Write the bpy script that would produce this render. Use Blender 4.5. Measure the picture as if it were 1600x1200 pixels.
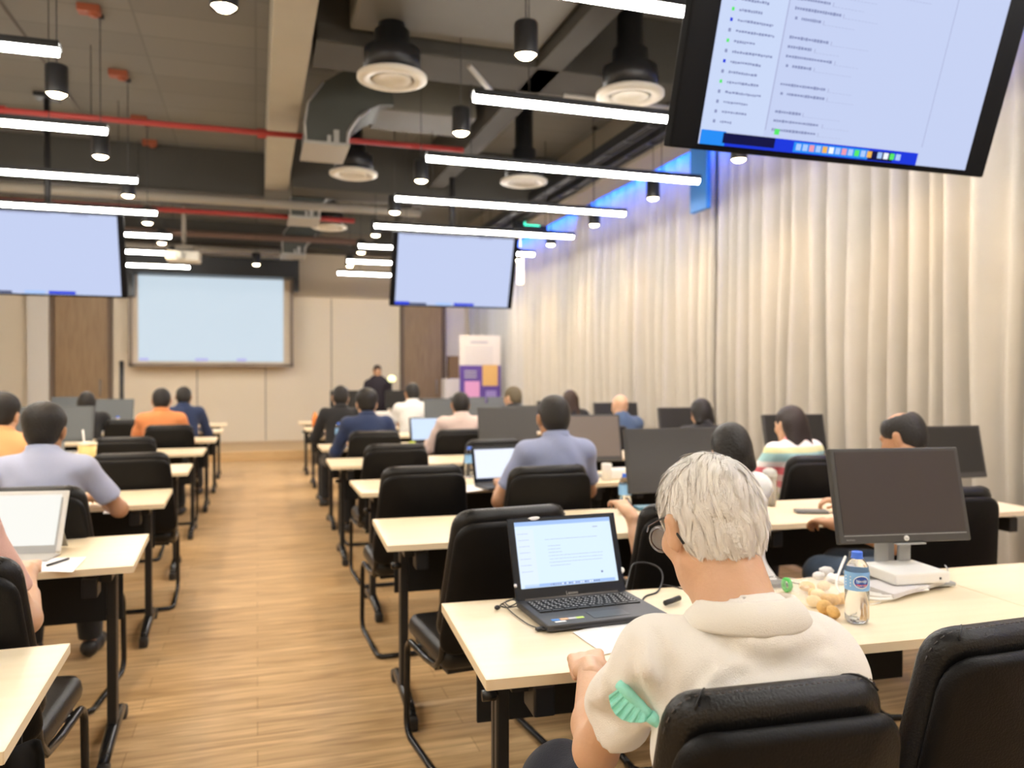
import bpy, bmesh, math, random
import numpy as np
from mathutils import Vector, Matrix, Euler
PI = math.pi
R = math.radians
for o in list(bpy.data.objects):
    bpy.data.objects.remove(o)
SC = bpy.context.scene
COL = SC.collection

# ------------------------------------------------------------ camera, world, exposure
F = 1250.0                      # focal length in pixels of a 1600 wide frame
HORIZON = 590.0                 # row of the horizon
YAW = R(17.7)                   # camera turned to the right of the aisle direction (+Y)
HC = 1.39                       # eye height
CY, SY = math.cos(YAW), math.sin(YAW)
cam_data = bpy.data.cameras.new('camera')
cam = bpy.data.objects.new('camera', cam_data)
COL.objects.link(cam)
cam.location = (0, 0, HC)
cam.rotation_euler = (R(90) - math.atan((600 - HORIZON) / F), 0, -YAW)
cam_data.sensor_width = 36
cam_data.lens = 36 * F / 1600
cam_data.clip_start = 0.05
cam_data.dof.use_dof = True
cam_data.dof.focus_distance = 1.5
cam_data.dof.aperture_fstop = 3.4
SC.camera = cam
SC.view_settings.view_transform = 'Standard'
SC.view_settings.look = 'None'
SC.view_settings.gamma = 1
SC.view_settings.use_curve_mapping = False
SC.view_settings.exposure = 0.3
world = bpy.data.worlds.new('world')
SC.world = world
world.use_nodes = True
world.node_tree.nodes['Background'].inputs[0].default_value = (1.0, 0.96, 0.9, 1)
world.node_tree.nodes['Background'].inputs[1].default_value = 0.05
LED_STRENGTH = 52.0
SPOT_POWER = 22.0


def W(px, py, z):
    """world point at height z seen at pixel (px, py) - used for measuring positions"""
    d = F * (HC - z) / (py - HORIZON)
    xc = (px - 800) / F * d
    return Vector((xc * CY + d * SY, -xc * SY + d * CY, z))


def AX(px, Y):
    """X of the vertical line seen in column px on the plane Y"""
    return Y * math.tan(YAW + math.atan((px - 800) / F))


def ZP(px, py, Y):
    d = AX(px, Y) * SY + Y * CY
    return HC - (py - HORIZON) * d / F

# ------------------------------------------------------------ materials
MATS = {}


def mat(name, color, rough=0.5, metal=0.0, emit=None, estr=0.0, spec=0.5, trans=0.0, bump=0.0, bscale=50.0,
        var=0.0, vscale=5.0, sss=0.0, coat=0.0, sheen=0.0, alpha=1.0, ior=1.45):
    if name in MATS:
        return MATS[name]
    m = bpy.data.materials.new(name)
    m.use_nodes = True
    nt = m.node_tree
    b = nt.nodes['Principled BSDF']
    b.inputs['Base Color'].default_value = (*color, 1)
    b.inputs['Roughness'].default_value = rough
    b.inputs['Metallic'].default_value = metal
    b.inputs['Specular IOR Level'].default_value = spec
    b.inputs['Transmission Weight'].default_value = trans
    b.inputs['IOR'].default_value = ior
    b.inputs['Coat Weight'].default_value = coat
    b.inputs['Sheen Weight'].default_value = sheen
    b.inputs['Alpha'].default_value = alpha
    if sss:
        b.inputs['Subsurface Weight'].default_value = sss
        b.inputs['Subsurface Radius'].default_value = (0.012, 0.005, 0.003)
        b.inputs['Subsurface Scale'].default_value = 1.0
    if emit:
        b.inputs['Emission Color'].default_value = (*emit, 1)
        b.inputs['Emission Strength'].default_value = estr
    tc = nt.nodes.new('ShaderNodeTexCoord')
    if bump:
        n = nt.nodes.new('ShaderNodeTexNoise'); n.inputs['Scale'].default_value = bscale; n.inputs['Detail'].default_value = 4
        nt.links.new(tc.outputs['Object'], n.inputs['Vector'])
        bp = nt.nodes.new('ShaderNodeBump'); bp.inputs['Strength'].default_value = bump; bp.inputs['Distance'].default_value = 0.01
        nt.links.new(n.outputs['Fac'], bp.inputs['Height'])
        nt.links.new(bp.outputs['Normal'], b.inputs['Normal'])
    if var:
        n = nt.nodes.new('ShaderNodeTexNoise'); n.inputs['Scale'].default_value = vscale; n.inputs['Detail'].default_value = 5
        nt.links.new(tc.outputs['Object'], n.inputs['Vector'])
        mx = nt.nodes.new('ShaderNodeMix'); mx.data_type = 'RGBA'
        mx.inputs[6].default_value = (*[c * (1 - var) for c in color], 1)
        mx.inputs[7].default_value = (*[min(1, c * (1 + var)) for c in color], 1)
        nt.links.new(n.outputs['Fac'], mx.inputs[0])
        nt.links.new(mx.outputs[2], b.inputs['Base Color'])
    MATS[name] = m
    return m


def floor_mat():
    m = bpy.data.materials.new('oak_planks'); m.use_nodes = True
    nt = m.node_tree; L = nt.links.new; N = nt.nodes.new
    b = nt.nodes['Principled BSDF']
    tc = N('ShaderNodeTexCoord')
    br = N('ShaderNodeTexBrick')
    br.inputs['Scale'].default_value = 1.0
    br.inputs['Brick Width'].default_value = 1.25
    br.inputs['Row Height'].default_value = 0.13
    br.inputs['Mortar Size'].default_value = 0.002
    br.inputs['Color1'].default_value = (0.64, 0.455, 0.25, 1)
    br.inputs['Color2'].default_value = (0.54, 0.37, 0.19, 1)
    br.inputs['Mortar'].default_value = (0.38, 0.25, 0.12, 1)
    br.offset = 0.37
    L(tc.outputs['Object'], br.inputs['Vector'])
    mp = N('ShaderNodeMapping'); mp.inputs['Scale'].default_value = (1.2, 14, 1)
    L(tc.outputs['Object'], mp.inputs['Vector'])
    n = N('ShaderNodeTexNoise'); n.inputs['Scale'].default_value = 2.2; n.inputs['Detail'].default_value = 7; n.inputs['Distortion'].default_value = 0.8
    L(mp.outputs['Vector'], n.inputs['Vector'])
    rp = N('ShaderNodeValToRGB')
    rp.color_ramp.elements[0].position = 0.3; rp.color_ramp.elements[0].color = (0.62, 0.56, 0.5, 1)
    rp.color_ramp.elements[1].position = 0.72; rp.color_ramp.elements[1].color = (1.18, 1.16, 1.12, 1)
    L(n.outputs['Fac'], rp.inputs['Fac'])
    mx = N('ShaderNodeMix'); mx.data_type = 'RGBA'; mx.blend_type = 'MULTIPLY'; mx.inputs[0].default_value = 1
    L(br.outputs['Color'], mx.inputs[6]); L(rp.outputs['Color'], mx.inputs[7])
    L(mx.outputs[2], b.inputs['Base Color'])
    b.inputs['Roughness'].default_value = 0.42
    b.inputs['Specular IOR Level'].default_value = 0.4
    return m


def wood_mat(name, c1, c2, rough=0.4, scale=(1, 12, 12)):
    m = bpy.data.materials.new(name); m.use_nodes = True
    nt = m.node_tree; L = nt.links.new; N = nt.nodes.new
    b = nt.nodes['Principled BSDF']
    tc = N('ShaderNodeTexCoord')
    mp = N('ShaderNodeMapping'); mp.inputs['Scale'].default_value = scale
    L(tc.outputs['Object'], mp.inputs['Vector'])
    n = N('ShaderNodeTexNoise'); n.inputs['Scale'].default_value = 2.5; n.inputs['Detail'].default_value = 6; n.inputs['Distortion'].default_value = 0.4
    L(mp.outputs['Vector'], n.inputs['Vector'])
    rp = N('ShaderNodeValToRGB')
    rp.color_ramp.elements[0].position = 0.3; rp.color_ramp.elements[0].color = (*c1, 1)
    rp.color_ramp.elements[1].position = 0.7; rp.color_ramp.elements[1].color = (*c2, 1)
    L(n.outputs['Fac'], rp.inputs['Fac']); L(rp.outputs['Color'], b.inputs['Base Color'])
    b.inputs['Roughness'].default_value = rough
    return m


def slab_mat(name, color, joint, bw, rh):
    m = bpy.data.materials.new(name); m.use_nodes = True
    nt = m.node_tree; L = nt.links.new; N = nt.nodes.new
    b = nt.nodes['Principled BSDF']
    tc = N('ShaderNodeTexCoord')
    br = N('ShaderNodeTexBrick')
    br.inputs['Scale'].default_value = 1.0; br.inputs['Brick Width'].default_value = bw; br.inputs['Row Height'].default_value = rh
    br.inputs['Mortar Size'].default_value = 0.012; br.inputs['Mortar Smooth'].default_value = 0.6
    br.inputs['Color1'].default_value = (*color, 1); br.inputs['Color2'].default_value = (*[c * 0.86 for c in color], 1)
    br.inputs['Mortar'].default_value = (*joint, 1); br.offset = 0.0
    L(tc.outputs['Object'], br.inputs['Vector'])
    L(br.outputs['Color'], b.inputs['Base Color'])
    b.inputs['Roughness'].default_value = 0.85
    bp = N('ShaderNodeBump'); bp.inputs['Strength'].default_value = 0.4
    n = N('ShaderNodeTexNoise'); n.inputs['Scale'].default_value = 9
    L(tc.outputs['Object'], n.inputs['Vector']); L(n.outputs['Fac'], bp.inputs['Height']); L(bp.outputs['Normal'], b.inputs['Normal'])
    return m


M_FLOOR = floor_mat()
M_TABLE = wood_mat('maple_laminate', (0.79, 0.67, 0.47), (0.825, 0.71, 0.515), 0.35)
M_EDGE = mat('maple_edge_band', (0.80, 0.66, 0.45), 0.45)
M_STAGE = wood_mat('stage_oak', (0.55, 0.36, 0.17), (0.66, 0.45, 0.23), 0.45)
M_DOORWOOD = wood_mat('door_veneer', (0.27, 0.17, 0.09), (0.36, 0.24, 0.13), 0.5, (12, 1, 1))
M_BLACK = mat('black_powder_coat', (0.012, 0.012, 0.013), 0.38)
M_BLACKTUBE = mat('black_tube', (0.015, 0.015, 0.016), 0.25, 0.3)
M_BPLASTIC = mat('black_plastic', (0.02, 0.02, 0.022), 0.45)
M_LEATHER = mat('black_leather', (0.006, 0.0055, 0.0055), 0.34, bump=0.2, bscale=220, spec=0.45)
M_LEATHER2 = mat('black_leather_shell', (0.0045, 0.004, 0.004), 0.45, bump=0.2, bscale=260, spec=0.22)
M_THREAD = mat('grey_thread', (0.09, 0.08, 0.08), 0.7)
M_CLOTHBLACK = mat('black_fabric', (0.008, 0.008, 0.008), 0.9)
M_WALL = mat('warm_white_paint', (0.82, 0.72, 0.57), 0.75)
M_WALLW = mat('white_paint', (0.74, 0.70, 0.64), 0.75)
M_CEIL = slab_mat('ceiling_soffit', (0.175, 0.172, 0.158), (0.125, 0.122, 0.112), 0.9, 0.45)
M_DARKCEIL = mat('dark_grey_paint', (0.052, 0.049, 0.042), 0.8, var=0.2, vscale=1.2)
M_BEAM = mat('beige_concrete', (0.36, 0.335, 0.275), 0.8, var=0.08, vscale=3)
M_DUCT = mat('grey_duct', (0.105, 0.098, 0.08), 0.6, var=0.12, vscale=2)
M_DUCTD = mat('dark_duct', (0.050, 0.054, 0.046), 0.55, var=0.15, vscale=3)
M_FLANGE = mat('galvanised_edge', (0.36, 0.35, 0.33), 0.4, 0.4)
M_RED = mat('red_pipe_paint', (0.32, 0.03, 0.025), 0.45)
M_PIPE = mat('grey_pipe', (0.25, 0.22, 0.18), 0.55)
M_WHITEPL = mat('white_plastic', (0.80, 0.79, 0.76), 0.4)
M_WHITEPL2 = mat('offwhite_metal', (0.58, 0.55, 0.48), 0.45)
M_GREYPL = mat('grey_plastic', (0.36, 0.37, 0.37), 0.4)
M_PAPER = mat('paper', (0.86, 0.86, 0.88), 0.8)
M_LED = mat('led_tube', (1, 1, 1), 0.5, emit=(1.0, 0.955, 0.875), estr=LED_STRENGTH)
M_WARM = mat('warm_lamp', (1, 0.9, 0.7), 0.5, emit=(1.0, 0.78, 0.48), estr=40)
M_COOLLAMP = mat('neutral_lamp', (1, 0.95, 0.85), 0.5, emit=(1.0, 0.80, 0.5), estr=2.5)
M_BLUELED = mat('blue_led', (0.1, 0.3, 1), 0.5, emit=(0.002, 0.11, 1.0), estr=75)
M_BLUEGLOW = mat('blue_glow_paint', (0.02, 0.16, 0.5), 0.6)
M_EXIT = mat('exit_green', (0.1, 0.9, 0.6), 0.5, emit=(0.03, 0.85, 0.55), estr=2.0)
M_SCREENW = mat('screen_page', (0.0, 0.0, 0.0), 0.9, emit=(0.585, 0.665, 0.93), estr=0.79, spec=0.1)
M_SCREENW2 = mat('screen_sidebar', (0.0, 0.0, 0.0), 0.9, emit=(0.62, 0.72, 0.97), estr=0.79, spec=0.1)
M_SCRTXT = mat('screen_text', (0, 0, 0), 0.9, emit=(0.27, 0.31, 0.52), estr=0.8, spec=0.1)
M_SCRTXT2 = mat('screen_pale_text', (0, 0, 0), 0.9, emit=(0.42, 0.46, 0.68), estr=0.8, spec=0.1)
M_SCRBLUE = mat('screen_blue', (0, 0, 0), 0.9, emit=(0.01, 0.04, 0.75), estr=0.8, spec=0.1)
M_SCRCYAN = mat('screen_cyan', (0, 0, 0), 0.9, emit=(0.02, 0.28, 0.95), estr=0.8, spec=0.1)
M_SCRNAVY = mat('screen_navy', (0, 0, 0), 0.9, emit=(0.004, 0.005, 0.06), estr=0.8, spec=0.1)
M_SCRGREEN = mat('screen_green', (0, 0, 0), 0.9, emit=(0.1, 0.85, 0.15), estr=0.8, spec=0.1)
M_SCRORANGE = mat('screen_orange', (0, 0, 0), 0.9, emit=(0.95, 0.5, 0.1), estr=0.8, spec=0.1)
M_SCRPINK = mat('screen_pink', (0, 0, 0), 0.9, emit=(0.9, 0.35, 0.45), estr=0.8, spec=0.1)
M_PROJ = mat('projected_image', (0.1, 0.1, 0.1), 0.9, emit=(0.56, 0.68, 0.78), estr=0.8, spec=0.1)
M_PROJV = mat('projected_violet', (0.1, 0.1, 0.1), 0.9, emit=(0.42, 0.42, 0.80), estr=0.8, spec=0.1)
M_LAPW = mat('laptop_page', (0, 0, 0), 0.9, emit=(0.66, 0.80, 0.93), estr=0.95, spec=0.1)
M_LAPB = mat('laptop_page_bar', (0, 0, 0), 0.9, emit=(0.38, 0.55, 0.90), estr=0.9, spec=0.1)
M_LAPWHITE = mat('laptop_white_page', (0, 0, 0), 0.9, emit=(0.80, 0.85, 0.98), estr=0.95, spec=0.1)
M_MONSCR = mat('monitor_dark_screen', (0.052, 0.043, 0.040), 0.28, spec=0.35)
M_MONBEZ = mat('monitor_bezel', (0.055, 0.053, 0.050), 0.42)
M_MONBLACK = mat('monitor_black_screen', (0.022, 0.021, 0.019), 0.35)
M_MONGREY = mat('monitor_grey_screen', (0.11, 0.12, 0.125), 0.5)
M_LAPBODY = mat('laptop_body', (0.042, 0.042, 0.046), 0.42, bump=0.1, bscale=400)
M_LAPDARK = mat('laptop_bezel', (0.006, 0.010, 0.018), 0.12)
M_LAPHINGE = mat('laptop_hinge', (0.16, 0.145, 0.13), 0.4, 0.3)
M_KEY = mat('laptop_key', (0.012, 0.012, 0.013), 0.45)
M_KEYTXT = mat('key_legend', (0.65, 0.65, 0.65), 0.6)
M_PETG = mat('clear_plastic', (0.96, 0.98, 1.0), 0.03, trans=0.96, ior=1.25)
M_WATER = mat('water', (0.97, 0.99, 1.0), 0.0, trans=1.0, ior=1.33)
M_CAPBLUE = mat('blue_cap', (0.05, 0.16, 0.72), 0.35)
M_LABELBLUE = mat('bottle_label', (0.25, 0.50, 0.85), 0.4)
M_LABELNAVY = mat('label_navy', (0.04, 0.10, 0.45), 0.4)
M_LABELRED = mat('label_red', (0.75, 0.03, 0.12), 0.4)
M_LABELW = mat('label_white', (0.92, 0.94, 0.97), 0.4)
M_SKIN = mat('skin', (0.66, 0.40, 0.255), 0.5, sss=0.12, bump=0.1, bscale=90, var=0.06, vscale=14)
M_SKINT = mat('tan_skin', (0.46, 0.245, 0.135), 0.5, sss=0.1, var=0.05, vscale=14)
M_SKINP = mat('light_skin', (0.70, 0.47, 0.36), 0.5, sss=0.1, var=0.05, vscale=14)


def cloth(name, c, rough=0.9, var=0.04):
    return mat(name, c, rough, bump=0.25, bscale=300, sheen=0.15, var=var, vscale=6)


# ------------------------------------------------------------ mesh helpers
def link(name, me, m=None, parent=None, loc=None, rot=None):
    o = bpy.data.objects.new(name, me)
    COL.objects.link(o)
    if m is not None:
        for mm in (m if isinstance(m, (list, tuple)) else [m]):
            me.materials.append(mm)
    if parent is not None:
        o.parent = parent
    if loc is not None:
        o.location = loc
    if rot is not None:
        o.rotation_euler = rot
    return o


def smooth(me, on=True):
    me.polygons.foreach_set('use_smooth', [on] * len(me.polygons))


def npmesh(name, v, f, m=None, parent=None, sm=True):
    me = bpy.data.meshes.new(name)
    me.from_pydata([tuple(x) for x in v], [], [tuple(int(i) for i in x) for x in f])
    me.update()
    if sm:
        smooth(me)
    return link(name, me, m, parent)


class MB:
    """collects shapes into one mesh"""
    def __init__(s):
        s.v = []; s.f = []; s.mi = []; s.sm = []

    def add(s, v, f, mi=0, sm=False):
        n = len(s.v)
        s.v += [tuple(x) for x in v]
        s.f += [tuple(i + n for i in x) for x in f]
        s.mi += [mi] * len(f); s.sm += [sm] * len(f)
        return s

    def box(s, c, d, mi=0, rot=None, bev=0.0):
        bm = bmesh.new()
        bmesh.ops.create_cube(bm, size=1)
        bmesh.ops.scale(bm, vec=d, verts=bm.verts)
        if bev:
            bmesh.ops.bevel(bm, geom=list(bm.edges), offset=bev, segments=2, affect='EDGES', profile=0.6)
        if rot is not None:
            bmesh.ops.rotate(bm, cent=(0, 0, 0), matrix=Euler(rot).to_matrix(), verts=bm.verts)
        bmesh.ops.translate(bm, vec=c, verts=bm.verts)
        bm.verts.index_update()
        s.add([v.co[:] for v in bm.verts], [[v.index for v in f.verts] for f in bm.faces], mi)
        bm.free()
        return s

    def tube(s, pts, r, n=10, mi=0, caps=True, closed=False):
        P = [Vector(p) for p in pts]
        k = len(P)
        rr = r if isinstance(r, (list, tuple)) else [r] * k
        rings = []
        up = None
        for i in range(k):
            if closed:
                t = (P[(i + 1) % k] - P[i - 1])
            else:
                t = (P[min(i + 1, k - 1)] - P[max(i - 1, 0)])
            if t.length < 1e-9:
                t = Vector((0, 0, 1))
            t.normalize()
            if up is None:
                up = Vector((0, 0, 1)) if abs(t.z) < 0.9 else Vector((1, 0, 0))
            a = up - t * up.dot(t)
            if a.length < 1e-5:
                a = t.orthogonal()
            a.normalize(); up = a
            b = t.cross(a)
            rings.append([P[i] + (a * math.cos(2 * PI * j / n) + b * math.sin(2 * PI * j / n)) * rr[i] for j in range(n)])
        v = [p for ring in rings for p in ring]
        f = []
        for i in range(k if closed else k - 1):
            i2 = (i + 1) % k
            for j in range(n):
                f.append((i * n + j, i * n + (j + 1) % n, i2 * n + (j + 1) % n, i2 * n + j))
        if caps and not closed:
            f.append(tuple(range(n - 1, -1, -1))); f.append(tuple((k - 1) * n + j for j in range(n)))
        return s.add(v, f, mi, True)

    def lathe(s, prof, c=(0, 0, 0), n=24, mi=0, axis='z', caps=True):
        v = []; f = []
        for (r, z) in prof:
            for j in range(n):
                a = 2 * PI * j / n
                p = (r * math.cos(a), r * math.sin(a), z)
                if axis == 'y': p = (p[0], p[2], p[1])
                if axis == 'x': p = (p[2], p[0], p[1])
                v.append((p[0] + c[0], p[1] + c[1], p[2] + c[2]))
        for i in range(len(prof) - 1):
            for j in range(n):
                f.append((i * n + j, i * n + (j + 1) % n, (i + 1) * n + (j + 1) % n, (i + 1) * n + j))
        if caps:
            f.append(tuple(range(n - 1, -1, -1))); f.append(tuple((len(prof) - 1) * n + j for j in range(n)))
        return s.add(v, f, mi, True)

    def ico(s, c, r, sub=2, mi=0, sc=(1, 1, 1), jit=0, seed=0):
        bm = bmesh.new()
        bmesh.ops.create_icosphere(bm, subdivisions=sub, radius=1)
        rnd = random.Random(seed)
        vs = []
        for v in bm.verts:
            q = 1 + (rnd.random() - .5) * jit
            vs.append((c[0] + v.co.x * r * sc[0] * q, c[1] + v.co.y * r * sc[1] * q, c[2] + v.co.z * r * sc[2] * q))
        bm.verts.index_update()
        s.add(vs, [[v.index for v in f.verts] for f in bm.faces], mi, True)
        bm.free()
        return s

    def xf(s, M):
        s.v = [tuple(M @ Vector(p)) for p in s.v]
        return s

    def build(s, name, m, parent=None, loc=None, rot=None):
        me = bpy.data.meshes.new(name)
        me.from_pydata(s.v, [], s.f)
        me.update()
        me.polygons.foreach_set('material_index', s.mi)
        me.polygons.foreach_set('use_smooth', s.sm)
        return link(name, me, m, parent, loc, rot)


def tag(o, label, cat, group=None, kind=None):
    if label: o['label'] = label
    if cat: o['category'] = cat
    if group: o['group'] = group
    if kind: o['kind'] = kind
    return o


def thing(name, label, cat, loc=(0, 0, 0), rz=0, group=None):
    o = bpy.data.objects.new(name, None)
    COL.objects.link(o)
    o.empty_display_size = 0.1
    o.location = loc; o.rotation_euler = (0, 0, rz)
    return tag(o, label, cat, group)


def struct(name, mb, m, label=None):
    o = mb.build(name, m)
    o['kind'] = 'structure'
    if label: o['label'] = label
    return o


def copy_tree(o, parent=None):
    c = o.copy()
    COL.objects.link(c)
    c.parent = parent
    for ch in o.children:
        copy_tree(ch, c)
    return c


def dup(root, loc, rz, label, group=None):
    c = copy_tree(root)
    c.location = loc; c.rotation_euler = (0, 0, rz)
    c['label'] = label
    if group: c['group'] = group
    return c


def arc(c, r, a0, a1, n, plane='yz'):
    out = []
    for i in range(n + 1):
        a = a0 + (a1 - a0) * i / n
        u, w = r * math.cos(a), r * math.sin(a)
        if plane == 'yz': out.append((c[0], c[1] + u, c[2] + w))
        elif plane == 'xy': out.append((c[0] + u, c[1] + w, c[2]))
        else: out.append((c[0] + u, c[1], c[2] + w))
    return out


def round_poly(pts, rad, n=5):
    """round the corners of a closed 2-D polygon"""
    out = []
    k = len(pts)
    for i in range(k):
        p0, p, p1 = Vector(pts[i - 1]), Vector(pts[i]), Vector(pts[(i + 1) % k])
        r = rad[i] if isinstance(rad, (list, tuple)) else rad
        a = (p0 - p).normalized(); b = (p1 - p).normalized()
        ang = a.angle(b)
        d = min(r / math.tan(ang / 2), (p0 - p).length * .49, (p1 - p).length * .49)
        s, e = p + a * d, p + b * d
        for j in range(n + 1):
            t = j / n
            out.append(tuple(s * (1 - t) ** 2 + p * 2 * t * (1 - t) + e * t * t))
    return out


def pad(outline, th, edge, bulge_f=0.0, bulge_b=0.0, steps=5, inner=4, back=None):
    """a rounded cushion: outline in (x, z), thickness along y; returns verts, faces"""
    n = len(outline)
    cx = sum(p[0] for p in outline) / n; cz = sum(p[1] for p in outline) / n
    P = [Vector(p) for p in outline]
    nor = []
    for i in range(n):
        t = (P[(i + 1) % n] - P[i - 1])
        q = Vector((t.y, -t.x)); q.normalize(); nor.append(q)
    area = sum(P[i - 1].x * P[i].y - P[i].x * P[i - 1].y for i in range(n))
    sgn = -1 if area > 0 else 1           # inward offset
    rings = []
    base = [P[i] + nor[i] * sgn * edge for i in range(n)]
    for j in range(inner, 0, -1):          # front face from the centre out
        t = 1 - j / (inner + .4)
        rings.append([((cx + (p.x - cx) * t), th / 2 + bulge_f * (1 - t * t), (cz + (p.y - cz) * t)) for p in base])
    for j in range(steps + 1):
        a = PI / 2 - PI * j / steps
        off = edge * (1 - math.cos(a))
        rings.append([(P[i].x + nor[i].x * sgn * off, th / 2 * math.sin(a), P[i].y + nor[i].y * sgn * off) for i in range(n)])
    for j in range(1, inner + 1):
        t = 1 - j / (inner + .4)
        rings.append([((cx + (p.x - cx) * t), -th / 2 - bulge_b * (1 - t * t), (cz + (p.y - cz) * t)) for p in base])
    v = [p for r_ in rings for p in r_]
    f = []
    for i in range(len(rings) - 1):
        for j in range(n):
            f.append((i * n + j, i * n + (j + 1) % n, (i + 1) * n + (j + 1) % n, (i + 1) * n + j))
    f.append(tuple(range(n))[::-1]); f.append(tuple((len(rings) - 1) * n + j for j in range(n)))
    if sgn > 0:
        f = [x[::-1] for x in f]
    return v, f


def text_mesh(s, size, mi=0):
    cu = bpy.data.curves.new('t', 'FONT')
    cu.body = s; cu.size = size; cu.align_x = 'CENTER'; cu.align_y = 'CENTER'
    cu.resolution_u = 2
    o = bpy.data.objects.new('t', cu); COL.objects.link(o)
    dg = bpy.context.evaluated_depsgraph_get()
    me = bpy.data.meshes.new_from_object(o.evaluated_get(dg))
    v = [tuple(x.co) for x in me.vertices]; f = [tuple(p.vertices) for p in me.polygons]
    bpy.data.objects.remove(o); bpy.data.meshes.remove(me); bpy.data.curves.remove(cu)
    return v, f

# ------------------------------------------------------------ the room
WX, WXL, WY, WYB, CZ = 4.45, -4.75, 16.2, -2.6, 4.2
m = MB().box(((WX + WXL) / 2, (WY + WYB) / 2, -0.05), (WX - WXL + .2, WY - WYB + .2, 0.1))
struct('floor', m, M_FLOOR)
m = MB().box(((WX + WXL) / 2, (WY + WYB) / 2, CZ + .05), (WX - WXL + .2, WY - WYB + .2, 0.1))
struct('ceiling', m, M_CEIL)
struct('wall_right', MB().box((WX + .05, (WY + WYB) / 2, CZ / 2), (.1, WY - WYB, CZ)), M_WALLW)
struct('wall_left', MB().box((WXL - .05, (WY + WYB) / 2, CZ / 2), (.1, WY - WYB, CZ)), M_WALL)
struct('wall_rear', MB().box(((WX + WXL) / 2, WYB - .05, CZ / 2), (WX - WXL, .1, CZ)), M_WALL)
struct('wall_front', MB().box(((WX + WXL) / 2, WY + .05, CZ / 2), (WX - WXL, .1, CZ)), M_WALL)
# low stage along the front wall
struct('trim_1', MB().box(((WX + WXL) / 2, 15.1, .08), (WX - WXL - .1, 2.2, .16), bev=.01), M_STAGE)
# vertical panel joints of the front wall
m = MB()
for px, z0, z1 in ((415, .18, 3.0), (518, .18, 2.95), (308, .18, 1.55)):
    m.box((AX(px, 16.19), 16.195, (z0 + z1) / 2), (.02, .012, z1 - z0))
struct('trim_2', m, mat('dark_joint', (0.34, 0.29, 0.22), 0.8))
# upper bulkhead on the front wall, above the lit panels
struct('trim_3', MB().box(((WX + AX(462, 16.1)) / 2, 16.1, 3.45), (WX - AX(462, 16.1), .2, .95)), mat('bulkhead_paint', (0.50, 0.42, 0.31), .8))
struct('trim_4', MB().box((0, 15.75, 4.0), (WX - WXL, .9, .42)), M_DARKCEIL)


def panel_door(i, px0, px1, ztop):
    x0, x1 = AX(px0, 16.15), AX(px1, 16.15)
    d = MB().box(((x0 + x1) / 2, 16.15, (.16 + ztop) / 2), (x1 - x0, .06, ztop - .16), bev=.006).build('door_%d' % i, M_DOORWOOD)
    d['kind'] = 'structure'
    f = MB()
    for x in (x0 - .04, x1 + .04):
        f.box((x, 16.13, (.16 + ztop) / 2), (.07, .1, ztop - .16))
    f.box(((x0 + x1) / 2, 16.13, ztop + .03), (x1 - x0 + .15, .1, .06))
    f.build('door_frame', mat('door_frame_paint', (0.16, 0.11, 0.075), .6), d)
    MB().tube([(x1 - .12, 16.08, 1.05), (x1 - .12, 16.08, 1.35)], .012).build('door_handle', M_FLANGE, d)


panel_door(1, 86, 169, 3.05)
panel_door(2, 631, 690, 3.05)
struct('trim_5', MB().box(((AX(40, 16.1) + AX(83, 16.1)) / 2, 16.1, 2.1), (AX(83, 16.1) - AX(40, 16.1) - .1, .2, 3.9)), M_WALLW)

# ceiling: beams
def beam(label, c, d, m, bev=0.01, name='ceiling_beam', cat='beam', group=None):
    o = MB().box((0, 0, 0), d, bev=bev).build(name, m, loc=c)
    return tag(o, label, cat, group)


beam('long beige concrete beam running down the room above the aisle', (.235, 3.9, 3.95), (.27, 12.8, .5), M_BEAM)
beam('dark cross beam under the ceiling behind the hanging grey pipe', (-2.3, 10.95, 3.93), (4.8, .9, .54), M_DARKCEIL)
beam('dark cross beam on the curtain side, beyond the second air diffuser', (2.35, 9.9, 3.9), (3.9, .5, .6), M_DARKCEIL)
beam('dark cross beam overhead behind the nearest round air diffuser', (1.9, 5.9, 3.95), (3.0, .5, .5), M_DARKCEIL)
beam('dark lengthwise beam between the ribbed slab and the ducts', (2.10, 5.6, 3.95), (.20, 13.0, .5), M_DARKCEIL)
struct('trim_6', MB().box((3.87, 6.8, 3.9), (.34, 18.6, .6)), mat('soffit_paint', (0.30, 0.265, 0.21), .8))

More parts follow.
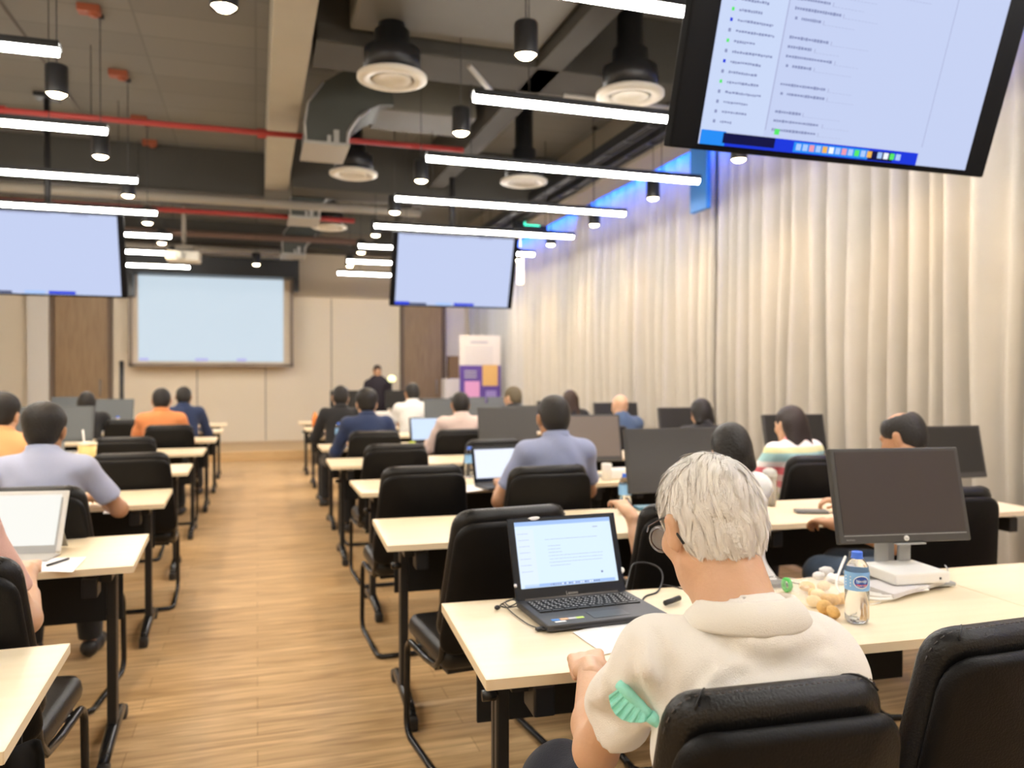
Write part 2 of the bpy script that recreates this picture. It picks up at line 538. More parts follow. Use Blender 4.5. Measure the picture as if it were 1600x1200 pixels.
# ducts: three cross ducts, each with an elbow dropping beside the beam
def duct_set(Y, label, s=1.0):
    t = thing('air_duct', label, 'air duct', (.07, Y, 0), 0, 'grey elbow ducts beside the beam')
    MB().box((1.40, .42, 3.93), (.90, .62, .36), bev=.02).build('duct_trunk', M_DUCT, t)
    prof = []
    cen = [(.50, 3.38), (.50, 3.5), (.53, 3.62), (.62, 3.75), (.76, 3.86), (.9, 3.92), (1.05, 3.94)]
    wid = [.17, .18, .2, .2, .19, .18, .18]
    P = [Vector(p) for p in cen]
    L_, R_ = [], []
    for i, p in enumerate(P):
        tt = (P[min(i + 1, len(P) - 1)] - P[max(i - 1, 0)]).normalized()
        nn = Vector((-tt.y, tt.x))
        L_.append(p + nn * wid[i]); R_.append(p - nn * wid[i])
    y0, y1 = 0.0, .55
    v = []
    for a, b in zip(L_, R_):
        v += [(a.x, y0, a.y), (b.x, y0, b.y), (b.x, y1, b.y), (a.x, y1, a.y)]
    f = []
    for i in range(len(P) - 1):
        for j in range(4):
            f.append((i * 4 + j, i * 4 + (j + 1) % 4, i * 4 + 4 + (j + 1) % 4, i * 4 + 4 + j))
    f.append((0, 1, 2, 3)); k = (len(P) - 1) * 4; f.append((k, k + 1, k + 2, k + 3))
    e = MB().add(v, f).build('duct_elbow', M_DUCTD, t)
    fl = MB()
    fl.tube([(a.x, y0 - .01, a.y) for a in R_[:5]], .014, 6)
    fl.tube([(a.x, y0 - .01, a.y) for a in L_[:4]], .010, 6)
    fl.box((.5, .27, 3.37), (.38, .60, .025))
    fl.box((.58, -.01, 3.42), (.045, .03, .14)); fl.box((.52, -.01, 3.40), (.03, .03, .08))
    fl.build('duct_flange', M_FLANGE, t)
    return t


duct_set(6.95, 'grey elbow duct beside the beige beam, nearest of the three')
duct_set(10.2, 'grey elbow duct beside the beige beam, middle of the three')
duct_set(13.3, 'grey elbow duct beside the beige beam, farthest of the three')
o = MB().box((0, 0, 0), (1.36, .95, .42), bev=.03).build('air_duct', M_DUCT, loc=(1.29, 5.1, 3.98))
tag(o, 'wide taupe rectangular duct crossing above the nearest air diffuser', 'air duct')

# round diffusers
def diffuser(loc, label, first=[None]):
    if first[0] is None:
        t = thing('air_diffuser', label, 'air diffuser', loc, 0, 'round white ceiling air diffusers')
        MB().lathe([(.10, .02), (.19, .02), (.235, .0), (.235, -.022), (.20, -.035), (.15, -.028), (.15, .0)], n=36, caps=False).build('diffuser_ring', M_WHITEPL2, t)
        MB().lathe([(.001, -.012), (.075, -.012), (.125, -.03), (.132, -.022), (.08, .0), (.001, .002)], n=32, caps=False).build('diffuser_cone', M_WHITEPL2, t)
        MB().lathe([(.19, .02), (.19, .17), (.12, .2), (.12, .30), (.09, .31), (.09, .77)], n=28).build('diffuser_drum', M_BLACK, t)
        first[0] = t
        return t
    return dup(first[0], loc, 0, label)


diffuser((.875, 5.4, 3.42), 'round white air diffuser nearest the beige beam, largest in view')
diffuser((.92, 8.05, 3.42), 'round white air diffuser beside the beam, second from the front of the view')
diffuser((.93, 10.98, 3.42), 'round white air diffuser beside the beam, farthest of three')
diffuser((2.47, 5.05, 3.36), 'round white air diffuser partly behind the second light tube')
diffuser((2.55, 7.6, 3.36), 'round white air diffuser above the third light tube on the curtain side')

# pipes
def pipe(pts, r, m, label, name='ceiling_pipe', cat='pipe', extra=None):
    mb = MB().tube(pts, r, 12)
    for p, ax in (extra or []):
        mb.lathe([(r * 1.7, -.04), (r * 1.7, .04)], p, 12, axis='x')
    return tag(mb.build(name, m), label, cat)


pipe([(-4.6, 7.55, 3.58), (1.9, 7.5, 3.58)], .026, M_RED, 'red sprinkler pipe crossing under the beam over the left screens', 'sprinkler_pipe',
     extra=[((.05, 7.54, 3.58), 0), ((-2.0, 7.55, 3.58), 0)])
pipe([(-.2, 4.25, 3.58), (3.7, 4.25, 3.58)], .028, M_RED, 'red sprinkler pipe overhead at the top of the view', 'sprinkler_pipe', extra=[((1.6, 4.25, 3.58), 0)])
pipe([(-4.6, 10.15, 3.50), (2.0, 10.15, 3.50)], .055, M_PIPE, 'thick grey pipe crossing the room below the dark beam')
pipe([(-4.6, 10.4, 3.40), (1.2, 10.4, 3.40)], .03, M_RED, 'dull red pipe right behind the thick grey pipe', 'sprinkler_pipe')
pipe([(-4.6, 13.2, 3.60), (1.7, 13.2, 3.60)], .05, mat('brown_pipe', (.12, .07, .05), .6), 'brownish pipe crossing above the projection screen')
pipe([(-4.6, 14.9, 3.62), (.4, 14.9, 3.62)], .07, M_PIPE, 'grey pipe close to the front wall above the black screen box')
pipe([(-1.8, 5.0, 4.1), (-1.6, 13.0, 4.1)], .012, mat('conduit', (.1, .09, .08), .6), 'thin dark conduit running along the taupe ceiling on the left')
pipe([(1.75, 5.75, 3.45), (1.35, 5.15, 3.45)], .02, M_FLANGE, 'short shiny metal strut beside the nearest duct', 'ceiling_strut', 'strut')
pipe([(2.2, 5.6, 3.5), (3.2, 5.6, 3.5)], .02, M_FLANGE, 'shiny metal support rail above the second light tube', 'ceiling_strut', 'strut')

# cable trays
def tray(x, label):
    t = thing('cable_tray', label, 'cable tray', (x, 8.2, 3.62), 0, 'black cable trays above the curtain edge')
    MB().box((-.055, 0, .05), (.012, 11.5, .1)).box((.055, 0, .05), (.012, 11.5, .1)).build('side_rail', M_BLACK, t)
    for k in range(24):
        MB().box((0, -5.6 + k * .48, .01), (.11, .03, .012)).build('rung', M_BLACK, t)
    mb = MB()
    for dx, r in ((-.025, .012), (.01, .014), (.035, .01)):
        mb.tube([(dx, -5.7, .03), (dx + .008, 0, .03), (dx, 5.7, .03)], r, 6)
    mb.build('cable', M_BPLASTIC, t)


tray(3.36, 'black cable tray farther from the curtain of the two')
tray(3.60, 'black cable tray nearer the curtain of the two')

# exit sign
t = thing('exit_sign', 'glowing green exit sign hanging high near the curtain corner', 'exit sign', (AX(828, 11.0), 11.0, ZP(828, 348, 11.0)))
MB().box((0, 0, 0), (.52, .06, .22), bev=.01).build('housing', M_BLACK, t)
MB().box((.02, -.034, 0), (.24, .01, .11), bev=.004).build('lit_panel', M_EXIT, t)
MB().tube([(0, 0, .1), (0, 0, 1.1)], .012, 8).build('hanger', M_BLACK, t)
ld = bpy.data.lights.new('exit_glow', 'POINT'); ld.energy = 1.2; ld.color = (.05, .9, .8); ld.shadow_soft_size = .05
lo = bpy.data.objects.new('exit_glow', ld); COL.objects.link(lo); lo.parent = t; lo.location = (0, -.12, 0)

# ------------------------------------------------------------ light tubes
YT = [-.95, .46, 1.88, 3.3, 4.7, 6.1, 7.55, 8.97, 10.4, 11.8, 13.2]
ORD = ['first', 'second', 'third', 'fourth', 'fifth', 'sixth', 'seventh', 'eighth', 'ninth', 'tenth', 'eleventh']


def make_tube(L, loc, label, group):
    t = thing('tube_light', label, 'ceiling light', loc, 0, group)
    MB().tube([(0, 0, 0), (L, 0, 0)], .030, 14).build('diffuser', M_LED, t)
    MB().box((L / 2, 0, .036), (L + .02, .074, .012)).box((L / 2, -.034, .022), (L + .02, .006, .036)).box((L / 2, .034, .022), (L + .02, .006, .036)).build('housing', M_BLACK, t)
    MB().box((L / 2, 0, .0), (.006, .064, .064)).build('joint_ring', M_BPLASTIC, t)
    for x in (.35, L - .35):
        MB().tube([(x, 0, .04), (x, 0, CZ - loc[2] + .0)], .0035, 6).build('hanger_wire', M_BLACK, t)
    return t


protoR = None
for i, y in enumerate(YT):
    wd = ('behind the camera', 'above the camera', 'overhead, out of the top of the view')[i] if i < 3 else '%s row in view' % ORD[i - 3]
    lab = 'white light tube on the curtain side, ' + wd
    if protoR is None:
        protoR = make_tube(2.37, (1.26, y, 3.09), lab, 'hanging white light tubes')
    else:
        dup(protoR, (1.26, y, 3.09), 0, lab)
    dup(protoR, (-3.35, y, 3.09), 0, 'white light tube left of the aisle, ' + wd)

# ------------------------------------------------------------ spot pendants
YS = [4.05, 5.47, 6.9, 8.3, 9.7, 11.1, 12.5]
protoS = None


def spot_data(power):
    ld = bpy.data.lights.new('spot', 'SPOT')
    ld.energy = power; ld.color = (1.0, .68, .36); ld.spot_size = R(125); ld.spot_blend = .9; ld.shadow_soft_size = .05
    return ld


SPOTW = spot_data(SPOT_POWER)
SPOTC = spot_data(SPOT_POWER * 1.7)


def make_spot(loc, label, group):
    t = thing('pendant_spotlight', label, 'ceiling light', loc, 0, group)
    MB().lathe([(.052, .02), (.062, .0), (.064, .01), (.064, .17), (.058, .18), (.001, .18)], n=28, caps=False).build('shade', M_BLACK, t)
    MB().lathe([(.001, -.012), (.035, -.008), (.056, .012)], n=24, caps=False).build('lens', M_WARM, t)
    MB().tube([(0, 0, .17), (0, 0, CZ - loc[2])], .004, 6).build('hanger_cord', M_BLACK, t)
    MB().lathe([(.03, CZ - loc[2] - .03), (.03, CZ - loc[2])], n=14).build('ceiling_rose', M_BLACK, t)
    return t


for col, (x, side) in enumerate(((1.37, 'in the middle row above the right-hand desks'), (-1.15, 'in the row above the left-hand desks'), (3.62, 'in the row beside the curtain'))):
    for i, y in enumerate(([2.65] if col == 2 else []) + YS):
        k = i + 1 if col != 2 else i
        word = (['nearest'] + ORD[1:])[i]
        lab = 'black cylinder spotlight %s, %s from the camera' % (side, word if i == 0 else word)
        if protoS is None:
            protoS = make_spot((x, y, 3.1), lab, 'black cylinder pendant spotlights')
            t = protoS
        else:
            t = dup(protoS, (x, y, 3.1), 0, lab)
        lo = bpy.data.objects.new('spot_beam', SPOTC if col == 2 else SPOTW)
        COL.objects.link(lo); lo.parent = t; lo.location = (0, 0, -.02)
for y in (3.95, 12.75):
    t = dup(protoS, (-.14 if y < 5 else .0, y, 3.1), 0, 'black cylinder spotlight over the aisle, ' + ('overhead at the top of the view' if y < 5 else 'in front of the projection screen'))
for i, y in enumerate((5.2, 6.75, 8.1, 9.45, 10.35)):
    x = -1.2 if i else -2.0
    o = MB().box((0, 0, 0), (.16, .1, .06), bev=.01).lathe([(.035, -.05), (.035, 0)], (.03, 0, 0), 12).build('junction_box', mat('rust_red', (.28, .07, .03), .6), loc=(x, y, CZ - .03))
    tag(o, 'small rust-red box fixed to the taupe ceiling, %s from the camera' % ORD[i], 'junction box', 'rust-red ceiling boxes')
tag(MB().tube([(4.075, -2.0, 3.67), (4.075, 15.6, 3.67)], .012, 8).build('led_strip', M_BLUELED), 'blue glowing light strip along the top of the curtains', 'light strip')
o = MB().box((0, 0, 0), (.05, .3, .62), bev=.01).build('blue_glow_box', M_BLUEGLOW, loc=(3.965, AX(0, 0) + 6.62, 3.26))  # blue light in the gap between curtains is put into this box's colour
tag(o, 'blue box painted as a blue-lit notch at the curtain top between two curtains', 'panel')


# ------------------------------------------------------------ curtains
def curtain(y0, y1, x, z0, z1, label, seed, m, group, side=1):
    rnd = random.Random(seed)
    ys = []
    y = y0
    knots = []
    while y < y1:
        w = rnd.uniform(.06, .15)
        knots.append((y, rnd.uniform(.04, .085), w))
        y += w
    n = int((y1 - y0) / .0125)
    rows = 14
    v = []; f = []
    ph = []
    for j in range(n + 1):
        yy = y0 + (y1 - y0) * j / n
        a = 0
        for (ky, ka, kw) in knots:
            if ky <= yy < ky + kw:
                idx = knots.index((ky, ka, kw))
                a = ka * math.sin(PI * (yy - ky) / kw) * (1 if idx % 2 else -1)
                break
        ph.append(a)
    for i in range(rows + 1):
        zz = z1 + (z0 - z1) * i / rows
        g = .45 + .55 * min(1, i / 4) + .12 * math.sin(i * .7 + seed)
        for j in range(n + 1):
            yy = y0 + (y1 - y0) * j / n
            v.append((x + side * (ph[j] * g + .008 * math.sin(yy * 9 + i * .5)), yy + .012 * math.sin(i * .55 + yy * 6), zz))
    for i in range(rows):
        for j in range(n):
            a = i * (n + 1) + j
            f.append((a, a + 1, a + n + 2, a + n + 1))
    o = npmesh('curtain', v, f, m)
    md = o.modifiers.new('thick', 'SOLIDIFY'); md.thickness = .003
    return tag(o, label, 'curtain', group)


M_CURT = cloth('cream_curtain', (0.50, 0.475, 0.425), .85, .05)
curtain(6.72, 12.4, 4.2, .03, 3.78, 'cream pleated curtain on the right-hand wall beyond the blue-painted notch', 3, M_CURT, 'cream curtains along the right wall')
curtain(12.45, 15.9, 4.2, .03, 3.78, 'cream pleated curtain farthest away, near the banner corner', 5, cloth('pale_curtain', (0.48, 0.475, 0.465), .85), 'cream curtains along the right wall')
curtain(3.35, 6.66, 4.2, .03, 3.78, 'cream pleated curtain behind the big hanging screen and the second row', 8, M_CURT, 'cream curtains along the right wall')
curtain(-.5, 3.31, 4.16, .03, 3.78, 'cream curtain at the right edge of the view, nearest the camera', 9, M_CURT, 'cream curtains along the right wall')
curtain(11.0, 15.9, -4.5, .03, 3.7, 'beige curtain on the left wall at the edge of the view', 12, cloth('beige_curtain', (0.60, 0.47, 0.30), .85), None)

# ------------------------------------------------------------ projection screen
PY = 15.85
t = thing('projection_screen', 'large projection screen with a bluish page on the front wall', 'projection screen', (0, 0, 0))
x0, x1 = AX(204, PY), AX(456, PY)
zt, zb = ZP(330, 428, PY), ZP(330, 571, PY)
MB().box(((x0 + x1) / 2, PY + .03, (zt + zb) / 2), (x1 - x0, .02, zt - zb)).build('screen_fabric', mat('screen_fabric', (.62, .53, .42), .9), t)
fr = MB()
for a, b in (((x0, zb), (x1, zb)), ((x0, zb), (x0, zt)), ((x1, zb), (x1, zt))):
    fr.box(((a[0] + b[0]) / 2, PY, (a[1] + b[1]) / 2), (abs(a[0] - b[0]) + .06, .06, abs(a[1] - b[1]) + .05))
fr.build('frame', mat('screen_frame', (.24, .19, .15), .6), t)
px0, px1 = AX(216, PY), AX(443, PY)
im = MB().box(((px0 + px1) / 2, PY + .012, (ZP(330, 434, PY) + ZP(330, 565, PY)) / 2), (px1 - px0, .012, ZP(330, 434, PY) - ZP(330, 565, PY))).build('projected_page', M_PROJ, t)
for a, b in ((218, 232), (305, 325), (370, 385)):
    MB().box(((AX(a, PY) + AX(b, PY)) / 2, PY + .004, ZP(330, 562, PY)), (AX(b, PY) - AX(a, PY), .008, .05)).build('page_bar', M_PROJV, im)
bx0, bx1 = AX(205, 15.6), AX(463, 15.6)
MB().box(((bx0 + bx1) / 2, 15.82, ZP(330, 417, 15.6)), (bx1 - bx0, .74, .33), bev=.01).box((bx1 + .0, 15.62, ZP(460, 430, 15.6)), (.1, .22, .62)).box((bx0 - .02, 15.62, ZP(200, 430, 15.6)), (.14, .22, .75)).build('housing', M_BLACK, t)

# projector on its pole
pj = (AX(288, 11.4), 11.4, ZP(288, 402, 11.4))
t = thing('projector', 'white projector hanging from a long pale ceiling pole', 'projector', pj)
MB().box((0, 0, 0), (.42, .34, .13), bev=.03).build('body', M_WHITEPL2, t)
MB().lathe([(.05, -.24), (.06, -.17), (.06, -.1)], (-.03, 0, 0), 20, axis='y').build('lens', mat('glass_lens', (.5, .5, .45), .1), t)
MB().tube([(0, 0, .06), (0, 0, 4.17 - pj[2])], .028, 12).box((0, 0, .12), (.2, .2, .05)).build('ceiling_pole', M_PIPE, t)

# roll-up banner and things near the far corner
bY = 13.2
t = thing('rollup_banner', 'roll-up banner, white above and purple with pink and yellow squares below', 'banner', (0, 0, 0))
bx0, bx1 = AX(718, bY), AX(782, bY)
bc, bw = (bx0 + bx1) / 2, bx1 - bx0
zt, zm, zb = ZP(750, 524, bY), ZP(750, 571, bY), .07
MB().box((bc, bY, (zt + zb) / 2), (bw, .012, zt - zb)).build('banner_sheet', mat('banner_white', (.66, .62, .56), .7), t)
MB().box((bc, bY - .008, (zm + zb) / 2), (bw, .006, zm - zb)).build('purple_field', mat('banner_purple', (.10, .055, .27), .7), t)
MB().box((bc + bw * .24, bY - .014, zm - .17), (bw * .38, .006, .36)).build('yellow_square', mat('banner_yellow', (.62, .38, .13), .7), t)
MB().box((bc - bw * .2, bY - .014, zm - .42), (bw * .36, .006, .30)).build('pink_square', mat('banner_pink', (.62, .30, .52), .7), t)
MB().box((bc + bw * .26, bY - .014, zm - .52), (bw * .26, .006, .18)).build('lilac_square', mat('banner_lilac', (.28, .22, .48), .7), t)
mb = MB()
for k in range(7):
    mb.box((bc - .02, bY - .009, zt - .12 - k * .055 - (.04 if k else 0)), (bw * (.42 if k == 0 else .68), .004, .045 if k == 0 else .012))
for k in range(3):
    mb.box((bc - bw * .24, bY - .016, zm - .10 - k * .05), (bw * .3, .004, .02))
mb.build('printed_lines', mat('banner_text', (.42, .41, .44), .7), t)
MB().box((bc, bY + .02, .036), (bw + .06, .2, .07), bev=.01).build('base_cassette', M_FLANGE, t)
o = MB().box((0, 0, 0), (.30, .3, .36), bev=.01).build('cardboard_box', mat('pale_box', (.72, .66, .62), .8), loc=(AX(705, 14.4), 14.4, ZP(705, 607, 14.4)))
tag(o, 'pale box standing on a cabinet beside the roll-up banner', 'box')
o = MB().box((0, 0, 0), (.8, .5, ZP(705, 607, 14.4) - .34), bev=.01).build('side_cabinet', mat('cabinet_grey', (.17, .16, .15), .6), loc=(AX(690, 14.4), 14.45, .16 + (ZP(705, 607, 14.4) - .34) / 2))
tag(o, 'low grey cabinet carrying the pale box near the banner', 'cabinet')
o = MB().box((0, 0, 0), (.22, .12, .55), bev=.01).build('wooden_speaker', mat('speaker_wood', (.32, .19, .09), .6), loc=(AX(709, 16.0), 16.05, ZP(709, 577, 16.0)))
tag(o, 'narrow brown wooden box fixed to the wall behind the pale box', 'speaker')
o = MB().box((0, 0, 0), (.09, .08, .42), bev=.02).tube([(0, 0, .2), (0, 0, CZ - ZP(813, 423, 11.7))], .006, 6).build('oblong_lamp', M_COOLLAMP, loc=(AX(813, 11.7), 11.7, ZP(813, 423, 11.7)))
tag(o, 'warm glowing oblong lamp hanging high beside the far curtain', 'lamp')
mp = MB().tube([(0, 0, 0), (0, 0, 1.5)], .035, 10).build('speaker_pole', M_BLACK, loc=(AX(190, 14.3), 14.3, .16))
tag(mp, 'tall thin black post standing on the stage left of the screen', 'post')


# ------------------------------------------------------------ hanging screens
def tv(loc, label, detail=0):
    Wd, Hh = 1.45, .84
    t = thing('hanging_television', label, 'television', loc, 0, 'large screens hanging from the ceiling')
    t.rotation_euler = (0, 0, 0)
    tilt = R(19)
    M = Matrix.Rotation(-tilt, 4, 'X')          # origin at the middle of the lower edge
    M = Matrix.Rotation(tilt, 4, 'X')
    def up(mb): return mb.xf(M)
    up(MB().box((0, .03, Hh / 2), (Wd, .055, Hh), bev=.008)).build('casing', mat('screen_casing', (.004, .004, .005), .7, spec=.12), t)
    bz = .11 if detail else .058
    sw, sh = Wd - 2 * bz, Hh - .035
    s = up(MB().box((0, 0, Hh / 2 + .004), (sw, .006, sh))).build('screen', M_SCREENW, t)
    if detail:
        z0, z1 = Hh / 2 + .004 - sh / 2, Hh / 2 + .004 + sh / 2
        xl = -sw / 2
        up(MB().box((xl + sw * .105, -.004, (z0 + z1) / 2 + .02), (sw * .21, .002, sh - .06))).build('page_sidebar', M_SCREENW2, s)
        mb = MB(); rnd = random.Random(4)
        for k in range(22):
            z = z0 + .082 + k * .0335
            mb.box((xl + .045, -.0065, z), (.009, .002, .011), mi=rnd.choice([0, 0, 1, 2, 3]) if k > 3 else 1)
            x = xl + .07
            e = xl + .07 + rnd.uniform(.08, .17) - (.06 if k in (0, 1) else 0)
            while x < e:
                w = rnd.uniform(.004, .011)
                mb.box((x + w / 2, -.0065, z + rnd.uniform(-.001, .001)), (w, .002, rnd.uniform(.005, .009)), mi=1)
                x += w + .0035
        for k in range(24):
            z = z0 + .075 + k * .0315
            if k in (3, 6, 11, 19): continue
            x = xl + sw * .235
            e = x + rnd.uniform(.09, .2)
            if k in (4, 7, 12, 17, 21):
                mb.box((x + .012, -.0065, z), (.009, .002, .009), mi=1); x += .035
            while x < e:
                w = rnd.uniform(.004, .012)
                mb.box((x + w / 2, -.0065, z), (w, .002, rnd.uniform(.006, .011)), mi=1)
                x += w + .0035
            mb.box((e + .02, -.0065, z - .002), (.002, .002, .014), mi=2)
            w = rnd.uniform(.12, .2) if k != 16 else .4
            x = e + .03
            while x < e + w:
                mb.box((x, -.0065, z - .008), (.009, .002, .0012), mi=2); x += .015
        mb.box((xl + sw * .80, -.0065, z0 + .44), (.0015, .002, .74), mi=2)
        mb.box((xl + sw * .213, -.0065, z0 + .44), (.003, .002, .74), mi=2)
        up(mb).build('page_text', [M_SCRGREEN, M_SCRTXT, M_SCRTXT2, M_SCRBLUE], s)
        up(MB().box((xl + .312, -.0075, z0 + .068), (.02, .002, .02))).build('green_icon', M_SCRGREEN, s)
        d = MB().box((xl + sw * .395, -.0085, z0 + .023), (sw * .79, .002, .046), mi=0).box((xl + .05, -.0095, z0 + .025), (.10, .002, .05), mi=1)
        d.box((xl + .20, -.0100, z0 + .028), (.22, .002, .036), mi=2).box((xl + sw * .62, -.0100, z0 + .02), (.18, .002, .034), mi=2)
        d.box((xl + sw * .345 + .14, -.0102, z0 + .022), (.34, .002, .036), mi=1)
        cols = [3, 3, 4, 3, 5, 6, 3, 4, 3, 7, 3, 5, 3, 6, 7, 3]
        for k, c in enumerate(cols):
            x = xl + .415 + k * .0295 + (.02 if k > 11 else 0)
            d.box((x, -.0115, z0 + .023), (.021, .002, .023), mi=c)
        up(d).build('task_bar', [M_SCRBLUE, M_SCRCYAN, M_SCRNAVY, M_LAPB, M_SCRPINK, M_SCRORANGE, M_LAPWHITE, M_SCRGREEN], s)
    else:
        z0 = Hh / 2 + .004 - sh / 2; xl = -sw / 2
        d = MB().box((xl + .08, -.004, z0 + .02), (.16, .003, .035), mi=0).box((xl + .26, -.004, z0 + .015), (.2, .003, .02), mi=1).box((xl + .56, -.004, z0 + .02), (.18, .003, .03), mi=2).box((xl + .8, -.004, z0 + .02), (.24, .003, .03), mi=0)
        up(d).build('task_bar', [M_SCRBLUE, M_SCRNAVY, M_LAPB], s)
        up(MB().box((xl + .4, -.004, z0 + sh - .01), (.7, .003, .012)).box((xl + 1.0, -.004, z0 + sh - .012), (.16, .003, .014))).build('page_header', M_SCRTXT2, s)
    c = M @ Vector((0, .06, Hh / 2))
    mb = MB().box((c.x, c.y + .05, c.z), (.36, .08, .3)).tube([(0, c.y + .09, c.z), (0, c.y + .09, CZ - loc[2])], .03, 14)
    mb.box((0, c.y + .09, CZ - loc[2] - .02), (.2, .2, .04))
    mb.build('ceiling_mount', M_BLACK, t)
    return t


tv((2.135, 2.56, 2.215), 'largest hanging television, tilted at the upper right, showing a page of text', 1)
tv((2.16, 9.05, 2.20), 'hanging television with a pale blue page in the middle distance, above the right-hand desks')
tv((-1.98, 9.0, 2.20), 'hanging television with a pale blue page above the left-hand desks')

# ------------------------------------------------------------ tables
def make_table(label, loc, rz):
    t = thing('training_table', label, 'table', loc, rz, 'maple training tables in rows')
    top = MB().box((0, 0, .729), (1.596, .598, .020)).build('tabletop', M_TABLE, t)
    MB().box((0, -.3, .728), (1.6, .004, .0235)).box((0, .3, .728), (1.6, .004, .0235)).box((-.8, 0, .728), (.004, .6, .0235)).box((.8, 0, .728), (.004, .6, .0235)).build('edge_band', M_EDGE, top)
    MB().box((0, .245, .56), (1.42, .014, .30), bev=.003).build('modesty_panel', M_CLOTHBLACK, t)
    MB().box((0, .0, .695), (1.44, .05, .045)).box((0, .20, .695), (1.44, .03, .045)).build('cross_rail', M_BLACK, t)
    for s in (-1, 1):
        x = s * .70
        lg = MB()
        for dy in (-.019, .019):
            lg.box((x, dy, .38), (.034, .028, .62), bev=.006)
        lg.box((x, .0, .69), (.05, .44, .035), bev=.004).build('leg', M_BLACK, t)
        ft = MB().tube([(x, -.26, .045), (x, -.2, .06), (x, 0, .075), (x, .2, .06), (x, .26, .045)], [.018, .022, .026, .022, .018], 10)
        ft.build('foot_bar', M_BLACKTUBE, t)
        for sy in (-1, 1):
            MB().box((x, sy * .262, .026), (.045, .06, .052), bev=.014).build('foot_cap', M_BPLASTIC, t)
        MB().box((x + s * -.04, -.22, .665), (.05, .09, .07), bev=.005).build('fold_bracket', M_BLACK, t)
    MB().lathe([(.014, -.02), (.014, .012), (.008, .02)], (-.735, -.04, .60), 12, axis='x').build('lock_knob', M_BLACKTUBE, t)
    return t


YR = [2.25 + 1.437 * i for i in range(8)]
YL = [2.19 + 1.437 * i for i in range(8)]
RROT = [-3.5, -2.5, 0, -1, 0, 0, 0, 0]
ROWW = ['nearest', 'second', 'third', 'fourth', 'fifth', 'sixth', 'seventh', 'farthest']
tp = None
for i in range(8):
    rz = R(RROT[i])
    cz_, sz_ = math.cos(rz), math.sin(rz)
    fl = Vector(((.507, .507, .56, .53, .565, .565, .59, .58)[i], YR[i], 0))
    for k in range(2):
        c = fl + Vector((cz_, sz_, 0)) * (.8 + 1.603 * k) + Vector((-sz_, cz_, 0)) * -.3
        lab = 'maple table right of the aisle, %s row, %s' % (ROWW[i], 'end beside the aisle' if k == 0 else 'end toward the curtain')
        if tp is None:
            tp = make_table(lab, c, rz)
        else:
            dup(tp, c, rz, lab)
LROT = [1.5, 2.0, 1.5, 1, 0, 0, 0, 0]
for i in range(8):
    rz = R(LROT[i])
    cz_, sz_ = math.cos(rz), math.sin(rz)
    fr = Vector(((-.438, -.43, -.473, -.465, -.445, -.41, -.40, -.41)[i], YL[i], 0))
    for k in range(2 if i > 2 else 1):
        c = fr - Vector((cz_, sz_, 0)) * (.8 + 1.603 * k) + Vector((-sz_, cz_, 0)) * -.3
        dup(tp, c, rz, 'maple table left of the aisle, %s row, %s' % (ROWW[i], 'end beside the aisle' if k == 0 else 'end toward the left wall'))


